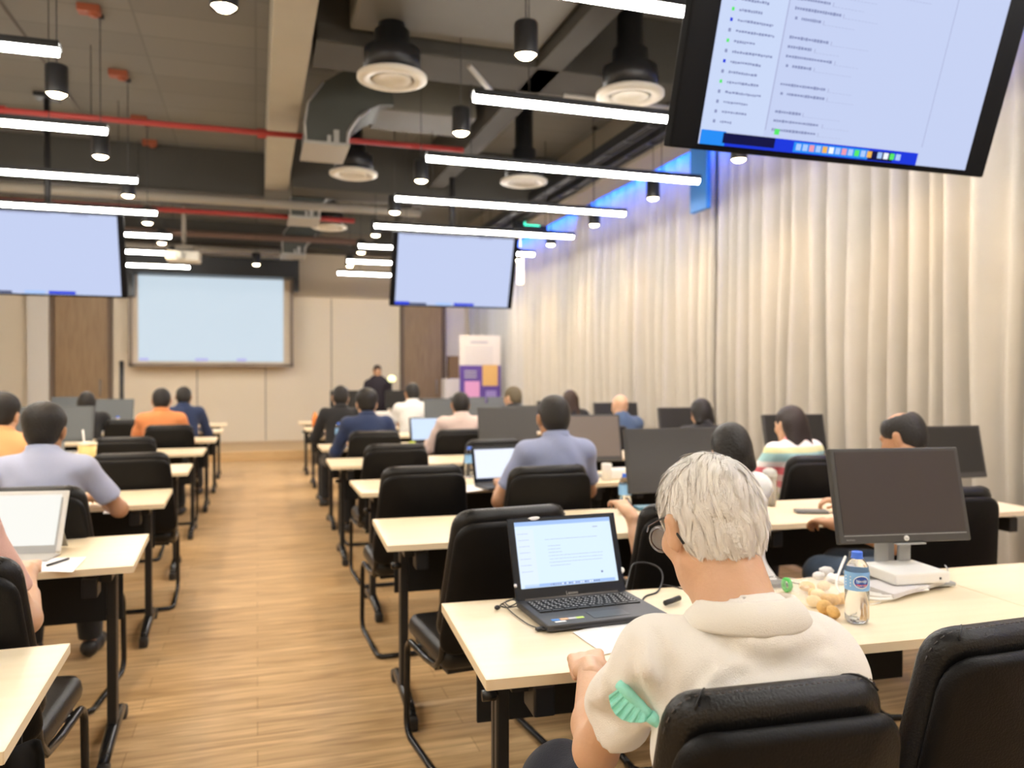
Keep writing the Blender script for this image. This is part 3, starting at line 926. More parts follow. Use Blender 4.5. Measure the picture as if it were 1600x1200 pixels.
# ------------------------------------------------------------ chairs
def make_chair(label, loc, rz, group=None):
    t = thing('office_chair', label, 'chair', loc, rz, 'black leather cantilever chairs')
    outl = round_poly([(-.245, .50), (.245, .50), (.205, .955), (-.205, .955)], [.05, .05, .075, .075], 7)
    lean = Matrix.Translation((0, -.205, 0)) @ Matrix.Translation((0, 0, .5)) @ Matrix.Rotation(R(9), 4, 'X') @ Matrix.Translation((0, 0, -.5))
    def curve(vs, k=1.3, off=0):
        return [(x, y + off + k * x * x * .55 + .03 * math.sin((z - .5) / .45 * PI) * .3, z) for x, y, z in vs]
    v, f = pad(outl, .062, .030, .012, 0.006, 8, 4)
    cush = MB().add(curve(v), f, 0, True).xf(lean).build('back_cushion', M_LEATHER, t)
    # stitched seam along the cushion top
    seam = [(p[0] * .97, .024 + 1.3 * p[0] * p[0] * .55 - .048, .5 + (p[1] - .5) * 1.004) for p in outl if p[1] > .66]
    seam = sorted(seam, key=lambda q: math.atan2(q[2] - .8, q[0]))
    outl2 = round_poly([(-.252, .47), (.252, .47), (.210, .925), (-.210, .925)], [.05, .05, .08, .08], 7)
    v, f = pad(outl2, .034, .016, .0, 0.004, 6, 4)
    MB().add(curve(v, 1.3, -.052), f, 0, True).xf(lean).build('back_shell', M_LEATHER2, t)
    top = [p for p in outl if p[1] > .62]
    cx = [p for p in outl]
    sp = []
    for p in outl:
        if p[1] > .6:
            sp.append(p)
    # order from left to right over the top
    sp = sorted(sp, key=lambda p: -math.atan2(p[1] - .70, p[0]))
    st = MB()
    pts = curve([(p[0] * 1.004, -.008, .5 + (p[1] - .5) * 1.003) for p in sp])
    for a in range(len(pts) - 1):
        A, B = Vector(pts[a]), Vector(pts[a + 1])
        n = max(1, int((B - A).length / .011))
        for q in range(n):
            u = A + (B - A) * ((q + .2) / n); w = A + (B - A) * ((q + .75) / n)
            st.tube([u, w], .0011, 4)
    st.xf(lean).build('back_stitching', M_THREAD, cush)
    for s in (-1, 1):
        pp = curve([(s * (.128 + .008 * q), .028 - .009 * q, .9545 - .030 * (1 - math.sqrt(max(0, 1 - ((.028 - .009 * q) / .031) ** 2)))) for q in range(7)])
        MB().tube(pp, .0017, 5).xf(lean).build('back_seam', M_LEATHER, cush)
    o2 = round_poly([(-.235, -.20), (.235, -.20), (.225, .27), (-.225, .27)], .06, 6)
    v, f = pad(o2, .085, .035, .012, 0, 6, 4)
    v = [(x, z, .435 + y) for x, y, z in v]
    MB().add(v, [q[::-1] for q in f], 0, True).build('seat', M_LEATHER, t)
    MB().box((0, .03, .385), (.40, .38, .02), bev=.005).build('seat_pan', M_BLACK, t)
    # sled frame
    for s in (-1, 1):
        x = s * .225
        p = [(x, -.215, .62), (x, -.20, .52), (x, -.17, .44), (x, -.12, .395), (x, .0, .385), (x, .18, .385)]
        p += arc((x, .18, .325), .06, PI / 2, 0, 5)
        p += [(x, .245, .2), (x, .25, .10)]
        p += arc((x, .19, .075), .06, 0, -PI / 2, 5)
        p += [(x, .0, .015), (x, -.18, .015)]
        MB().tube(p, .0125, 10).build('frame_side', M_BLACKTUBE, t)
    p = [(-.225, -.18, .015), (-.222, -.22, .015), (-.205, -.24, .015), (-.1, -.245, .015), (.1, -.245, .015), (.205, -.24, .015), (.222, -.22, .015), (.225, -.18, .015)]
    MB().tube(p, .0125, 10).build('floor_bar', M_BLACKTUBE, t)
    MB().tube([(-.225, .15, .378), (.225, .15, .378)], .011, 8).tube([(-.225, -.10, .385), (.225, -.10, .385)], .011, 8).build('under_bar', M_BLACKTUBE, t)
    return t


chair0 = None


def chair(x, y, deg, label):
    global chair0
    if chair0 is None:
        chair0 = make_chair('black leather chair ' + label, (x, y, 0), R(deg))
        return chair0
    return dup(chair0, (x, y, 0), R(deg), 'black leather chair ' + label)


def chair_px(px, Yb, deg, label):
    """chair whose back top is seen in column px at depth Yb"""
    x = AX(px, Yb)
    return chair(x, Yb + .29, deg, label)


NEAR = chair(.712, 1.20, -4, 'under the white-haired person in the foreground')
NEAR2 = chair(1.335, 1.36, 1, 'empty at the lower right corner, its back cut by the frame')
chair(.80, 2.84, 6, 'empty behind the open laptop, second row aisle seat')
chair_px(1104, 2.45, -4, 'mostly behind the white hair, its rounded corner beside the laptop')
chair_px(1508, 2.50, -14, 'right behind the grey monitor, second row near the curtain')
chair_px(1300, 3.75, -8, 'left of the grey monitor, third row toward the curtain')
chair_px(661, 3.9, 2, 'empty, third row aisle seat')
chair_px(862, 3.72, 0, 'of the man in the blue shirt in the middle of the room')
chair_px(618, 5.27, 2, 'empty, fourth row aisle seat')
chair_px(775, 5.45, 0, 'empty, fourth row, behind the small laptop with a white page')
chair_px(585, 6.62, 2, 'of the person in the navy shirt')
chair_px(721, 6.62, 0, 'of the man in the pale pink shirt')
chair_px(690, 8.1, 0, 'sixth row, behind the pale blue laptop')
chair_px(955, 6.6, -6, 'of the bald man in the blue shirt near the curtain')
chair_px(1070, 5.3, -6, 'fourth row near the curtain behind the wide grey monitor')
# left of the aisle
chair(-.75, 2.52, -4, 'at the left edge, under the person in pink')
chair_px(52, 3.62, -6, 'behind the white tablet, under the man in the light blue shirt')
chair_px(200, 5.1, 2, 'empty, left of the aisle, fourth row')
chair_px(192, 6.5, 2, 'empty, left of the aisle, fifth row')
chair_px(262, 8.05, 2, 'of the distant person in orange')
chair_px(196, 9.3, 2, 'empty, left of the aisle, seventh row')
chair_px(136, 10.6, 0, 'turned toward us beside the far grey screens')

NEAR.scale = (.80, 1.0, 1.015)
NEAR2.scale = (1.04, 1.0, 1.0)

# ------------------------------------------------------------ organic shapes: blended distance fields, meshed with surface nets
def A3(*p):
    return np.array(p, dtype=np.float64)


class SDF:
    def __init__(s, lo, hi, h):
        s.h = h
        s.lo = np.array(lo, float)
        n = np.ceil((np.array(hi, float) - s.lo) / h).astype(int) + 1
        s.n = n
        s.x = s.lo[0] + h * np.arange(n[0]); s.y = s.lo[1] + h * np.arange(n[1]); s.z = s.lo[2] + h * np.arange(n[2])
        s.f = np.full(n, 0.5, dtype=np.float32)

    def win(s, lo, hi):
        a = np.clip(np.floor((np.array(lo) - s.lo) / s.h).astype(int), 0, s.n - 1)
        b = np.clip(np.ceil((np.array(hi) - s.lo) / s.h).astype(int) + 1, 1, s.n)
        sl = (slice(a[0], b[0]), slice(a[1], b[1]), slice(a[2], b[2]))
        X = s.x[sl[0]][:, None, None]; Y = s.y[sl[1]][None, :, None]; Z = s.z[sl[2]][None, None, :]
        return sl, X, Y, Z

    def comb(s, sl, d, k, op):
        g = s.f[sl]
        if op == 'u':
            if k > 0:
                h = np.clip(.5 + .5 * (g - d) / k, 0, 1)
                s.f[sl] = g * (1 - h) + d * h - k * h * (1 - h)
            else:
                s.f[sl] = np.minimum(g, d)
        else:   # subtract
            if k > 0:
                h = np.clip(.5 - .5 * (g + d) / k, 0, 1)
                s.f[sl] = g * (1 - h) + (-d) * h + k * h * (1 - h)
            else:
                s.f[sl] = np.maximum(g, -d)

    def cone(s, a, b, ra, rb=None, k=.02, op='u', flat=None):
        if rb is None: rb = ra
        a = np.array(a, float); b = np.array(b, float)
        m = max(ra, rb) + k + 3 * s.h + .02
        sl, X, Y, Z = s.win(np.minimum(a, b) - m, np.maximum(a, b) + m)
        ab = b - a; L2 = max(ab @ ab, 1e-12)
        t = np.clip(((X - a[0]) * ab[0] + (Y - a[1]) * ab[1] + (Z - a[2]) * ab[2]) / L2, 0, 1)
        d = np.sqrt((X - a[0] - t * ab[0]) ** 2 + (Y - a[1] - t * ab[1]) ** 2 + (Z - a[2] - t * ab[2]) ** 2) - (ra + (rb - ra) * t)
        s.comb(sl, d, k, op)
        return s

    def chain(s, pts, rs, k=.02, op='u'):
        for i in range(len(pts) - 1):
            s.cone(pts[i], pts[i + 1], rs[i], rs[i + 1], k, op)
        return s

    def ell(s, c, r, rot=None, k=.02, op='u'):
        c = np.array(c, float); r = np.array(r, float)
        m = r.max() + k + 3 * s.h + .02
        sl, X, Y, Z = s.win(c - m, c + m)
        X = X - c[0]; Y = Y - c[1]; Z = Z - c[2]
        if rot is not None:
            Rm = np.array(rot).T
            X, Y, Z = (Rm[0, 0] * X + Rm[0, 1] * Y + Rm[0, 2] * Z, Rm[1, 0] * X + Rm[1, 1] * Y + Rm[1, 2] * Z, Rm[2, 0] * X + Rm[2, 1] * Y + Rm[2, 2] * Z)
        k0 = np.sqrt((X / r[0]) ** 2 + (Y / r[1]) ** 2 + (Z / r[2]) ** 2)
        k1 = np.sqrt((X / r[0] ** 2) ** 2 + (Y / r[1] ** 2) ** 2 + (Z / r[2] ** 2) ** 2) + 1e-9
        s.comb(sl, k0 * (k0 - 1) / k1, k, op)
        return s

    def plane(s, p, n, k=0.0):
        """keep the side where (x-p).n < 0"""
        n = np.array(n, float); n /= np.linalg.norm(n)
        sl = (slice(None),) * 3
        d = ((s.x[:, None, None] - p[0]) * n[0] + (s.y[None, :, None] - p[1]) * n[1] + (s.z[None, None, :] - p[2]) * n[2])
        s.comb(sl, -d, k, 's')
        return s

    def disp(s, fn):
        X, Y, Z = s.x[:, None, None], s.y[None, :, None], s.z[None, None, :]
        s.f = (s.f + fn(X, Y, Z)).astype(np.float32)
        return s

    def mesh(s):
        f = s.f.copy()
        f[0], f[-1], f[:, 0], f[:, -1], f[:, :, 0], f[:, :, -1] = 1, 1, 1, 1, 1, 1
        ins = f < 0
        nx, ny, nz = f.shape
        c = [ins[i:nx - 1 + i, j:ny - 1 + j, k:nz - 1 + k] for i in (0, 1) for j in (0, 1) for k in (0, 1)]
        cnt = sum(q.astype(np.int8) for q in c)
        act = (cnt > 0) & (cnt < 8)
        idx = np.full(act.shape, -1, dtype=np.int64)
        I, J, K = np.nonzero(act)
        idx[I, J, K] = np.arange(len(I))
        acc = np.zeros((len(I), 3)); num = np.zeros(len(I))
        corners = [(i, j, k) for i in (0, 1) for j in (0, 1) for k in (0, 1)]
        for a in range(8):
            for b in range(a + 1, 8):
                ca, cb = corners[a], corners[b]
                if sum(abs(ca[q] - cb[q]) for q in range(3)) != 1: continue
                fa = f[I + ca[0], J + ca[1], K + ca[2]]; fb = f[I + cb[0], J + cb[1], K + cb[2]]
                cr = (fa < 0) != (fb < 0)
                t = np.where(cr, fa / np.where(cr, fa - fb, 1), 0)
                for q in range(3):
                    acc[:, q] += np.where(cr, ca[q] + t * (cb[q] - ca[q]), 0)
                num += cr
        V = acc / num[:, None] + np.stack([I, J, K], 1)
        V = V * s.h + s.lo
        faces = []
        for ax in range(3):
            sh = [slice(None)] * 3; sh2 = [slice(None)] * 3
            sh[ax] = slice(0, -1); sh2[ax] = slice(1, None)
            a, b = ins[tuple(sh)], ins[tuple(sh2)]
            x = a != b
            P = np.argwhere(x)
            o1, o2 = [(1, 2), (2, 0), (0, 1)][ax]
            P = P[(P[:, o1] > 0) & (P[:, o2] > 0) & (P[:, o1] < f.shape[o1] - 1) & (P[:, o2] < f.shape[o2] - 1)]
            q = []
            for d1, d2 in ((1, 1), (0, 1), (0, 0), (1, 0)):
                Q = P.copy(); Q[:, o1] -= d1; Q[:, o2] -= d2
                q.append(idx[Q[:, 0], Q[:, 1], Q[:, 2]])
            q = np.stack(q, 1)
            fl = a[P[:, 0], P[:, 1], P[:, 2]]
            q[~fl] = q[~fl][:, ::-1]
            faces.append(q)
        Fc = np.concatenate(faces)
        Fc = Fc[(Fc >= 0).all(1)]
        return V, Fc

    def value(s, P):
        """trilinear value of the field at points (N,3)"""
        q = (P - s.lo) / s.h
        i = np.clip(np.floor(q).astype(int), 0, s.n - 2)
        t = np.clip(q - i, 0, 1)
        r = 0
        for a in (0, 1):
            for b in (0, 1):
                for c in (0, 1):
                    w = (t[:, 0] if a else 1 - t[:, 0]) * (t[:, 1] if b else 1 - t[:, 1]) * (t[:, 2] if c else 1 - t[:, 2])
                    r = r + w * s.f[i[:, 0] + a, i[:, 1] + b, i[:, 2] + c]
        return r

    def grad(s, P):
        e = s.h
        g = np.stack([s.value(P + A3(e, 0, 0)) - s.value(P - A3(e, 0, 0)), s.value(P + A3(0, e, 0)) - s.value(P - A3(0, e, 0)),
                      s.value(P + A3(0, 0, e)) - s.value(P - A3(0, 0, e))], 1)
        return g / (np.linalg.norm(g, axis=1)[:, None] + 1e-9)


def fast_mesh(name, V, Fc):
    me = bpy.data.meshes.new(name)
    me.vertices.add(len(V)); me.vertices.foreach_set('co', np.asarray(V, dtype=np.float32).ravel())
    me.loops.add(len(Fc) * 4); me.loops.foreach_set('vertex_index', np.asarray(Fc, dtype=np.int32).ravel())
    me.polygons.add(len(Fc)); me.polygons.foreach_set('loop_start', np.arange(0, len(Fc) * 4, 4, dtype=np.int32))
    me.update(calc_edges=True)
    smooth(me)
    return me


def rotm(yaw=0, pitch=0, roll=0):
    """yaw to the person's left, pitch looking down"""
    return np.array(Matrix.Rotation(yaw, 3, 'Z') @ Matrix.Rotation(-pitch, 3, 'X') @ Matrix.Rotation(roll, 3, 'Y'))


def head_prims(S, c, Rm, s=1.0, fine=False):
    T = lambda p: c + Rm @ (np.array(p, float) * s)
    E = lambda p, r, k=.02, op='u': S.ell(T(p), np.array(r) * s, Rm, k, op)
    E((0, -.018, .030), (.074, .094, .086))
    E((0, .022, -.035), (.060, .068, .078), .03)
    E((0, .060, -.092), (.024, .022, .020), .02)
    for q in (-1, 1):
        S.cone(T((q * .055, -.005, -.06)), T((q * .018, .062, -.094)), .018 * s, .016 * s, .025)
        E((q * .040, .060, -.020), (.022, .022, .022), .02)
    E((0, .076, .028), (.048, .016, .013), .015)
    S.cone(T((0, .084, .012)), T((0, .106, -.022)), .008 * s, .012 * s, .01)
    E((0, .090, -.058), (.023, .010, .007), .006)
    E((0, .088, -.070), (.020, .010, .007), .006)
    for q in (-1, 1):
        E((q * .031, .088, .004), (.016, .012, .010), .01, 's')
        E((q * .031, .072, .004), (.0125, .0125, .0115), .004)
        ang = rotm(0, 0, 0)
        E((q * .083, -.010, -.006), (.011, .021, .034), .008)
        E((q * .086, -.017, .014), (.009, .018, .018), .006)
        if fine:
            E((q * .0945, -.004, .002), (.008, .011, .018), .004, 's')
            E((q * .078, .006, -.008), (.008, .006, .008), .004)


def hair_field(S, c, Rm, style, s=1.0, extra=0.0):
    T = lambda p: c + Rm @ (np.array(p, float) * s)
    E = lambda p, r, k=.02, op='u': S.ell(T(p), (np.array(r)) * s, Rm, k, op)
    e = extra
    E((0, -.024, .040), (.083 + e, .103 + e, .090 + e), 0)
    E((0, -.050, -.012), (.074 + e, .070 + e, .078 + e), .03)
    if style == 'long':
        for q in (-1, 0, 1):
            S.cone(T((q * .045, -.06, .0)), T((q * .06, -.085, -.24)), .05 * s, .035 * s, .03)
    if style == 'bob':
        for q in (-1, 0, 1):
            S.cone(T((q * .05, -.03, .0)), T((q * .058, -.04, -.09)), .045 * s, .035 * s, .03)
    if style == 'puffy':
        E((0, -.028, .058), (.095, .112, .088), .02)
    # face opening, ears and nape
    E((0, .105, -.045), (.074, .075, .105), .01, 's')
    E((0, .050, -.075), (.10, .068, .060), .01, 's')
    if style in ('short', 'puffy', 'balding', 'fine'):
        for q in (-1, 1):
            E((q * .092, -.001, -.016), (.026, .030, .046), .008, 's')
        S.plane(T((0, -.06, -.078)), Rm @ A3(0, .42, -1.0), .01)
    if style == 'balding':
        E((0, -.03, .115), (.052, .066, .05), .012, 's')


def hand_prims(S, w, tip, up, curl=.5, side=1, s=1.0):
    """a hand from the wrist w pointing along tip (unit), back of the hand facing up; thumb on 'side'"""
    f = np.array(tip, float); f /= np.linalg.norm(f)
    u = np.array(up, float); u -= f * (u @ f); u /= np.linalg.norm(u)
    r = np.cross(f, u) * side                     # toward the thumb
    P = lambda a, b, c: np.array(w) + (f * a + r * b + u * c) * s
    S.chain([P(-.03, 0, 0), P(.02, 0, 0)], [.026 * s, .027 * s], .015)
    for b0, b1 in ((-.024, -.030), (-.008, -.011), (.008, .010), (.022, .028)):
        S.cone(P(.015, b0, 0), P(.085, b1, .002), .014 * s, .0115 * s, .012)
    ln = [.055, .070, .076, .068]
    for i, (b, l) in enumerate(zip((-.032, -.011, .010, .030), ln)):
        p = P(.088, b, .001); a = 0; pts = [p]; rs = [.0098 * s]
        for j, q in enumerate((.45, .32, .25)):
            a += curl * (.9, 1.1, .8)[j] + .05 * i
            p = p + (f * math.cos(a) - u * math.sin(a)) * l * q * s
            pts.append(p); rs.append((.0090, .0082, .0072)[j] * s)
        S.chain(pts, rs, .0035)
    pts = [P(.012, .022, -.006), P(.045, .044, -.016), P(.072, .050, -.026), P(.092, .046, -.034)]
    S.chain(pts, [.0135 * s, .0115 * s, .0100 * s, .0085 * s], .006)


def person(label, loc, deg, top=1.27, shirt=None, trousers=None, skin=None, hair=None, style='short', headyaw=0, headpitch=12, lean=8,
           handL=(-.16, .40, .79), handR=(.16, .40, .79), h=.014, sleeves='short', shoes=True, elbowL=None, elbowR=None, vis='full', group=None, headroll=0,
           head_off=(0, 0, 0), seat=.47, stripes=None, collar=True):
    """a seated figure: continuous body mesh; hair, shirt, trousers and shoes are its parts"""
    k = top / 1.27
    la = R(lean)
    hip = A3(0, 0, seat + .09)
    def up(y, z):      # spine coordinate
        return hip + A3(0, y * math.cos(la) + z * math.sin(la), -y * math.sin(la) + z * math.cos(la)) * k
    neck = up(-.01, .50); chest = up(0, .33); waist = up(0, .14)
    hc = neck + A3(0, .045, .105) * k + A3(*head_off)
    Rh = rotm(R(headyaw), R(headpitch), R(headroll))
    shL, shR = up(.0, .445) + A3(-.168, 0, 0), up(.0, .445) + A3(.168, 0, 0)
    hL, hR = A3(*handL), A3(*handR)
    def elbow(sh, ha, q, out=.55):
        d = ha - sh; L = np.linalg.norm(d); a = .285 * k; b = .255 * k
        L_ = min(L, (a + b) * .985); t = (a * a - b * b + L_ * L_) / (2 * L_)
        hh = math.sqrt(max(a * a - t * t, 0)); u = d / L
        w = A3(q * out, -.15, -1.0); w -= u * (w @ u); w /= np.linalg.norm(w)
        return sh + u * t + w * hh
    eL = A3(*elbowL) if elbowL is not None else elbow(shL, hL, -1)
    eR = A3(*elbowR) if elbowR is not None else elbow(shR, hR, 1)
    lo = np.minimum.reduce([A3(-.34, -.28, 0), hL - .15, hR - .15, eL - .1, eR - .1]); lo[2] = -.01
    hi = np.maximum.reduce([A3(.34, .62, hc[2] + .18), hL + .15, hR + .15, eL + .1, eR + .1])
    fine = h < .01
    # body
    S = SDF(lo, hi, h)
    head_prims(S, hc, Rh, k, fine)
    S.cone(neck - A3(0, 0, .03), hc + Rh @ A3(0, -.02, -.045) * k, .060 * k, .052 * k, .03)
    S.ell(chest, A3(.135, .085, .17) * k, None, .04)
    S.cone(shL, shR, .048 * k, .048 * k, .05)
    S.ell(waist, A3(.12, .085, .15) * k, None, .05)
    S.ell(hip + A3(0, -.01, 0), A3(.145, .10, .09), None, .05)
    for sh, el, ha in ((shL, eL, hL), (shR, eR, hR)):
        S.chain([sh, el, ha], [.046 * k, .036 * k, .024 * k], .02)
        S.cone(el, el + (ha - el) * .45, .038 * k, .033 * k, .02)
    kn = .42; kz = seat + .03
    for q in (-1, 1):
        S.chain([hip + A3(q * .08, .02, -.03), A3(q * .12, kn, kz), A3(q * .13, kn - .02, .10)], [.072, .052, .036], .03)
        S.cone(A3(q * .13, kn - .03, .05), A3(q * .14, kn + .13, .035), .034, .026, .02)
    for ha, el, q in ((hL, eL, 1), (hR, eR, -1)):
        dd = ha - el; dd /= np.linalg.norm(dd)
        dd[2] *= .3
        hand_prims(S, ha, dd, (0, 0, 1), .55, q, k)
    V, Fc = S.mesh()
    root = link('person', fast_mesh('person', V, Fc), skin or M_SKIN)
    tag(root, label, 'person', group)
    root.location = loc; root.rotation_euler = (0, 0, R(deg))
    # hair
    if hair is not None:
        H = SDF(hc - .34, hc + .2, min(h, .011))
        hair_field(H, hc, Rh, style, k)
        V, Fc = H.mesh()
        link('hair', fast_mesh('hair', V, Fc), hair, root)
    # shirt
    S = SDF(lo, hi, h)
    S.ell(chest + A3(0, -.005, 0), A3(.165, .112, .20) * k, None, .04)
    S.cone(shL + A3(.02, 0, -.015), shR + A3(-.02, 0, -.015), .056 * k, .056 * k, .05)
    S.ell(waist, A3(.165, .118, .19) * k, None, .06)
    for q_, s_ in ((-1, shL), (1, shR)):
        S.cone(neck - A3(0, .02, .05), s_ + A3(q_ * -.02, 0, -.005), .060 * k, .052 * k, .05)
    S.ell(hip + A3(0, -.01, .0), A3(.168, .125, .095), None, .05)
    S.cone(neck - A3(0, .012, .055), neck + A3(0, -.004, .012), .078 * k, .066 * k, .03)
    cut = []
    for sh, el, ha in ((shL, eL, hL), (shR, eR, hR)):
        if sleeves == 'long':
            S.chain([sh, el, el + (ha - el) * .93], [.062 * k, .050 * k, .036 * k], .03)
            cut.append((el + (ha - el) * .90, ha - el))
        else:
            e = sh + (el - sh) * .80
            S.cone(sh + A3(0, 0, -.012), e, .055 * k, .058 * k, .04)
            cut.append((sh + (el - sh) * .74, el - sh))
    rnd = np.random.RandomState(abs(hash(label)) % 1000 if False else len(label) * 7 % 997)
    a = rnd.uniform(0, 6, 6)
    S.disp(lambda X, Y, Z: .0035 * np.sin(17 * X + 23 * Z + a[0] + 3 * np.sin(9 * Y + a[1])) * np.sin(14 * Z - 19 * Y + a[2]) + .002 * np.sin(45 * Z + 20 * X + a[3] + 4 * np.sin(11 * X + a[4])))
    for (p, n) in cut:
        n = n / np.linalg.norm(n)
        sl, X, Y, Z = S.win(p - .13, p + .13)
        d = (X - p[0]) * n[0] + (Y - p[1]) * n[1] + (Z - p[2]) * n[2]
        rr = np.sqrt((X - p[0]) ** 2 + (Y - p[1]) ** 2 + (Z - p[2]) ** 2)
        S.f[sl] = np.where((rr < .11) & (d > 0), np.maximum(S.f[sl], d), S.f[sl])
    # open neck
    S.cone(neck + A3(0, .01, -.03), neck + A3(0, .02, .09), .052 * k, .060 * k, .004, 's')
    S.plane((0, 0, hip[2] - .09), (0, 0, -1), .01)
    V, Fc = S.mesh()
    sh_o = link('shirt', fast_mesh('shirt', V, Fc), shirt, root)
    if collar:
        r = []
        for i in range(25):
            an = -PI * .5 + 2 * PI * i / 24
            r.append((an, 1))
        mb = MB()
        n = 24
        v = []
        for rad, dz in ((.062, .018), (.070, .028), (.079, -.012), (.072, -.012)):
            for i in range(n):
                an = 2 * PI * i / n
                v.append((neck[0] + rad * k * math.cos(an), neck[1] - .002 + rad * k * math.sin(an) * .95, neck[2] + dz * k + .012 - .016 * math.sin(an)))
        f = [(a_ * n + i, a_ * n + (i + 1) % n, ((a_ + 1) % 4) * n + (i + 1) % n, ((a_ + 1) % 4) * n + i) for a_ in range(4) for i in range(n)]
        mb.add(v, f, 0, True).build('collar', shirt, sh_o)
    if vis == 'top':
        return root
    # trousers
    S = SDF(A3(-.3, -.22, .02), A3(.3, .62, seat + .28), max(h, .011))
    S.ell(hip + A3(0, -.01, -.01), A3(.165, .122, .095), None, .04)
    for q in (-1, 1):
        S.chain([hip + A3(q * .085, .03, -.03), A3(q * .12, kn, kz), A3(q * .13, kn - .02, .09)], [.088, .070, .055], .03)
    S.disp(lambda X, Y, Z: .003 * np.sin(30 * Y + 22 * Z + 9 * X))
    S.plane((0, 0, .085), (0, 0, -1), .0)
    V, Fc = S.mesh()
    link('trousers', fast_mesh('trousers', V, Fc), trousers, root)
    if shoes:
        for q in (-1, 1):
            S = SDF(A3(q * .14 - .08, kn - .15, -.01), A3(q * .14 + .08, kn + .25, .15), .01)
            S.chain([A3(q * .13, kn - .04, .045), A3(q * .14, kn + .05, .045), A3(q * .15, kn + .15, .034)], [.042, .042, .034], .02)
            S.plane((0, 0, .004), (0, 0, -1))
            V, Fc = S.mesh()
            link('shoe', fast_mesh('shoe', V, Fc), M_BPLASTIC, root)
    return root


M_HAIRB = mat('black_hair', (0.012, 0.010, 0.009), .5, bump=.5, bscale=120)
M_HAIRBR = mat('dark_brown_hair', (0.040, 0.022, 0.012), .5, bump=.5, bscale=120)
M_HAIRG = mat('grey_brown_hair', (0.13, 0.105, 0.065), .6, bump=.5, bscale=120)
M_HAIRW = mat('white_hair', (0.86, 0.83, 0.79), .55, bump=.3, bscale=160)
M_NAVY = cloth('navy_trousers', (0.014, 0.018, 0.032))
M_DKTR = cloth('black_trousers', (0.012, 0.012, 0.013))
M_JEANS = cloth('blue_jeans', (0.075, 0.11, 0.17))
M_BLUSH = cloth('blue_shirt', (0.29, 0.335, 0.52))
M_BLUSH2 = cloth('pale_blue_shirt', (0.43, 0.47, 0.64))
M_PINKSH = cloth('pale_pink_shirt', (0.66, 0.52, 0.47))
M_NAVYSH = cloth('navy_shirt', (0.022, 0.038, 0.10))
M_ORANGE = cloth('orange_shirt', (0.78, 0.28, 0.10))
M_ORANGE2 = cloth('peach_orange_shirt', (0.85, 0.42, 0.18))
M_WHITESH = cloth('white_shirt', (0.78, 0.78, 0.77))
M_BLACKSH = cloth('black_shirt', (0.018, 0.018, 0.020))
M_SALMON = cloth('salmon_shirt', (0.72, 0.44, 0.37))
M_DENIMSH = cloth('denim_blue_shirt', (0.07, 0.115, 0.21))


def stripes_mat():
    m = bpy.data.materials.new('striped_cloth'); m.use_nodes = True
    nt = m.node_tree; b = nt.nodes['Principled BSDF']
    tc = nt.nodes.new('ShaderNodeTexCoord'); sp = nt.nodes.new('ShaderNodeSeparateXYZ')
    nt.links.new(tc.outputs['Object'], sp.inputs[0])
    mu = nt.nodes.new('ShaderNodeMath'); mu.operation = 'MULTIPLY_ADD'; mu.inputs[1].default_value = 3.6; mu.inputs[2].default_value = -1.95
    nt.links.new(sp.outputs['Z'], mu.inputs[0])
    fr = nt.nodes.new('ShaderNodeMath'); fr.operation = 'FRACT'; nt.links.new(mu.outputs[0], fr.inputs[0])
    rp = nt.nodes.new('ShaderNodeValToRGB'); rp.color_ramp.interpolation = 'CONSTANT'
    el = rp.color_ramp.elements
    cols = [(0, (.80, .18, .22)), (.16, (.86, .80, .80)), (.28, (.40, .66, .68)), (.46, (.80, .80, .45)), (.58, (.88, .84, .82)), (.72, (.84, .30, .34)), (.86, (.88, .70, .70))]
    el[0].position = 0; el[0].color = (*cols[0][1], 1)
    el[1].position = cols[1][0]; el[1].color = (*cols[1][1], 1)
    for p, c in cols[2:]:
        e = el.new(p); e.color = (*c, 1)
    nt.links.new(fr.outputs[0], rp.inputs['Fac']); nt.links.new(rp.outputs['Color'], b.inputs['Base Color'])
    b.inputs['Roughness'].default_value = .9
    return m


M_STRIPE = stripes_mat()


def seated(px, py, Y, label, top_adj=0.0, deg=0, **kw):
    """seated figure whose head crown is seen at (px, py) with hips about .18 m behind depth Y"""
    Y += .12
    x = AX(px, Y)
    top = ZP(px, py, Y) + top_adj
    d = {'top': top}
    d.update(kw)
    # measured head position in the local frame: roughly y = +.16
    off = Matrix.Rotation(R(deg), 3, 'Z') @ Vector((0, .17, 0))
    return person(label, (x - off.x, Y - off.y, 0), deg, **d)


seated(857, 622, 3.98, 'man in a blue-grey polo shirt with short black hair, middle of the room', shirt=M_BLUSH, trousers=M_DKTR, hair=M_HAIRB, skin=M_SKINT, h=.012, lean=8, handL=(-.20, .42, .79), handR=(.16, .43, .79), elbowL=(-.29, .13, .735))
seated(75, 645, 4.10, 'man in a pale blue shirt with black hair at the left, behind the white tablet', shirt=M_BLUSH2, trousers=M_DKTR, hair=M_HAIRB, skin=M_SKINT, h=.012, lean=10, headyaw=-4, handR=(.17, .40, .79), elbowR=(.30, .17, .76), style='puffy')
seated(10, 622, 5.45, 'person in a peach-orange shirt with dark hair at the left frame edge', shirt=M_ORANGE2, trousers=M_DKTR, hair=M_HAIRB, lean=8, h=.014, style='puffy', headyaw=-10)
seated(254, 610, 8.35, 'distant person in an orange shirt left of the aisle', shirt=M_ORANGE, trousers=M_DKTR, hair=M_HAIRB, h=.017)
seated(288, 607, 9.8, 'distant person in a dark navy shirt left of the aisle, beyond the orange shirt', shirt=M_NAVYSH, trousers=M_DKTR, hair=M_HAIRB, h=.018, skin=M_SKINT, sleeves='long')
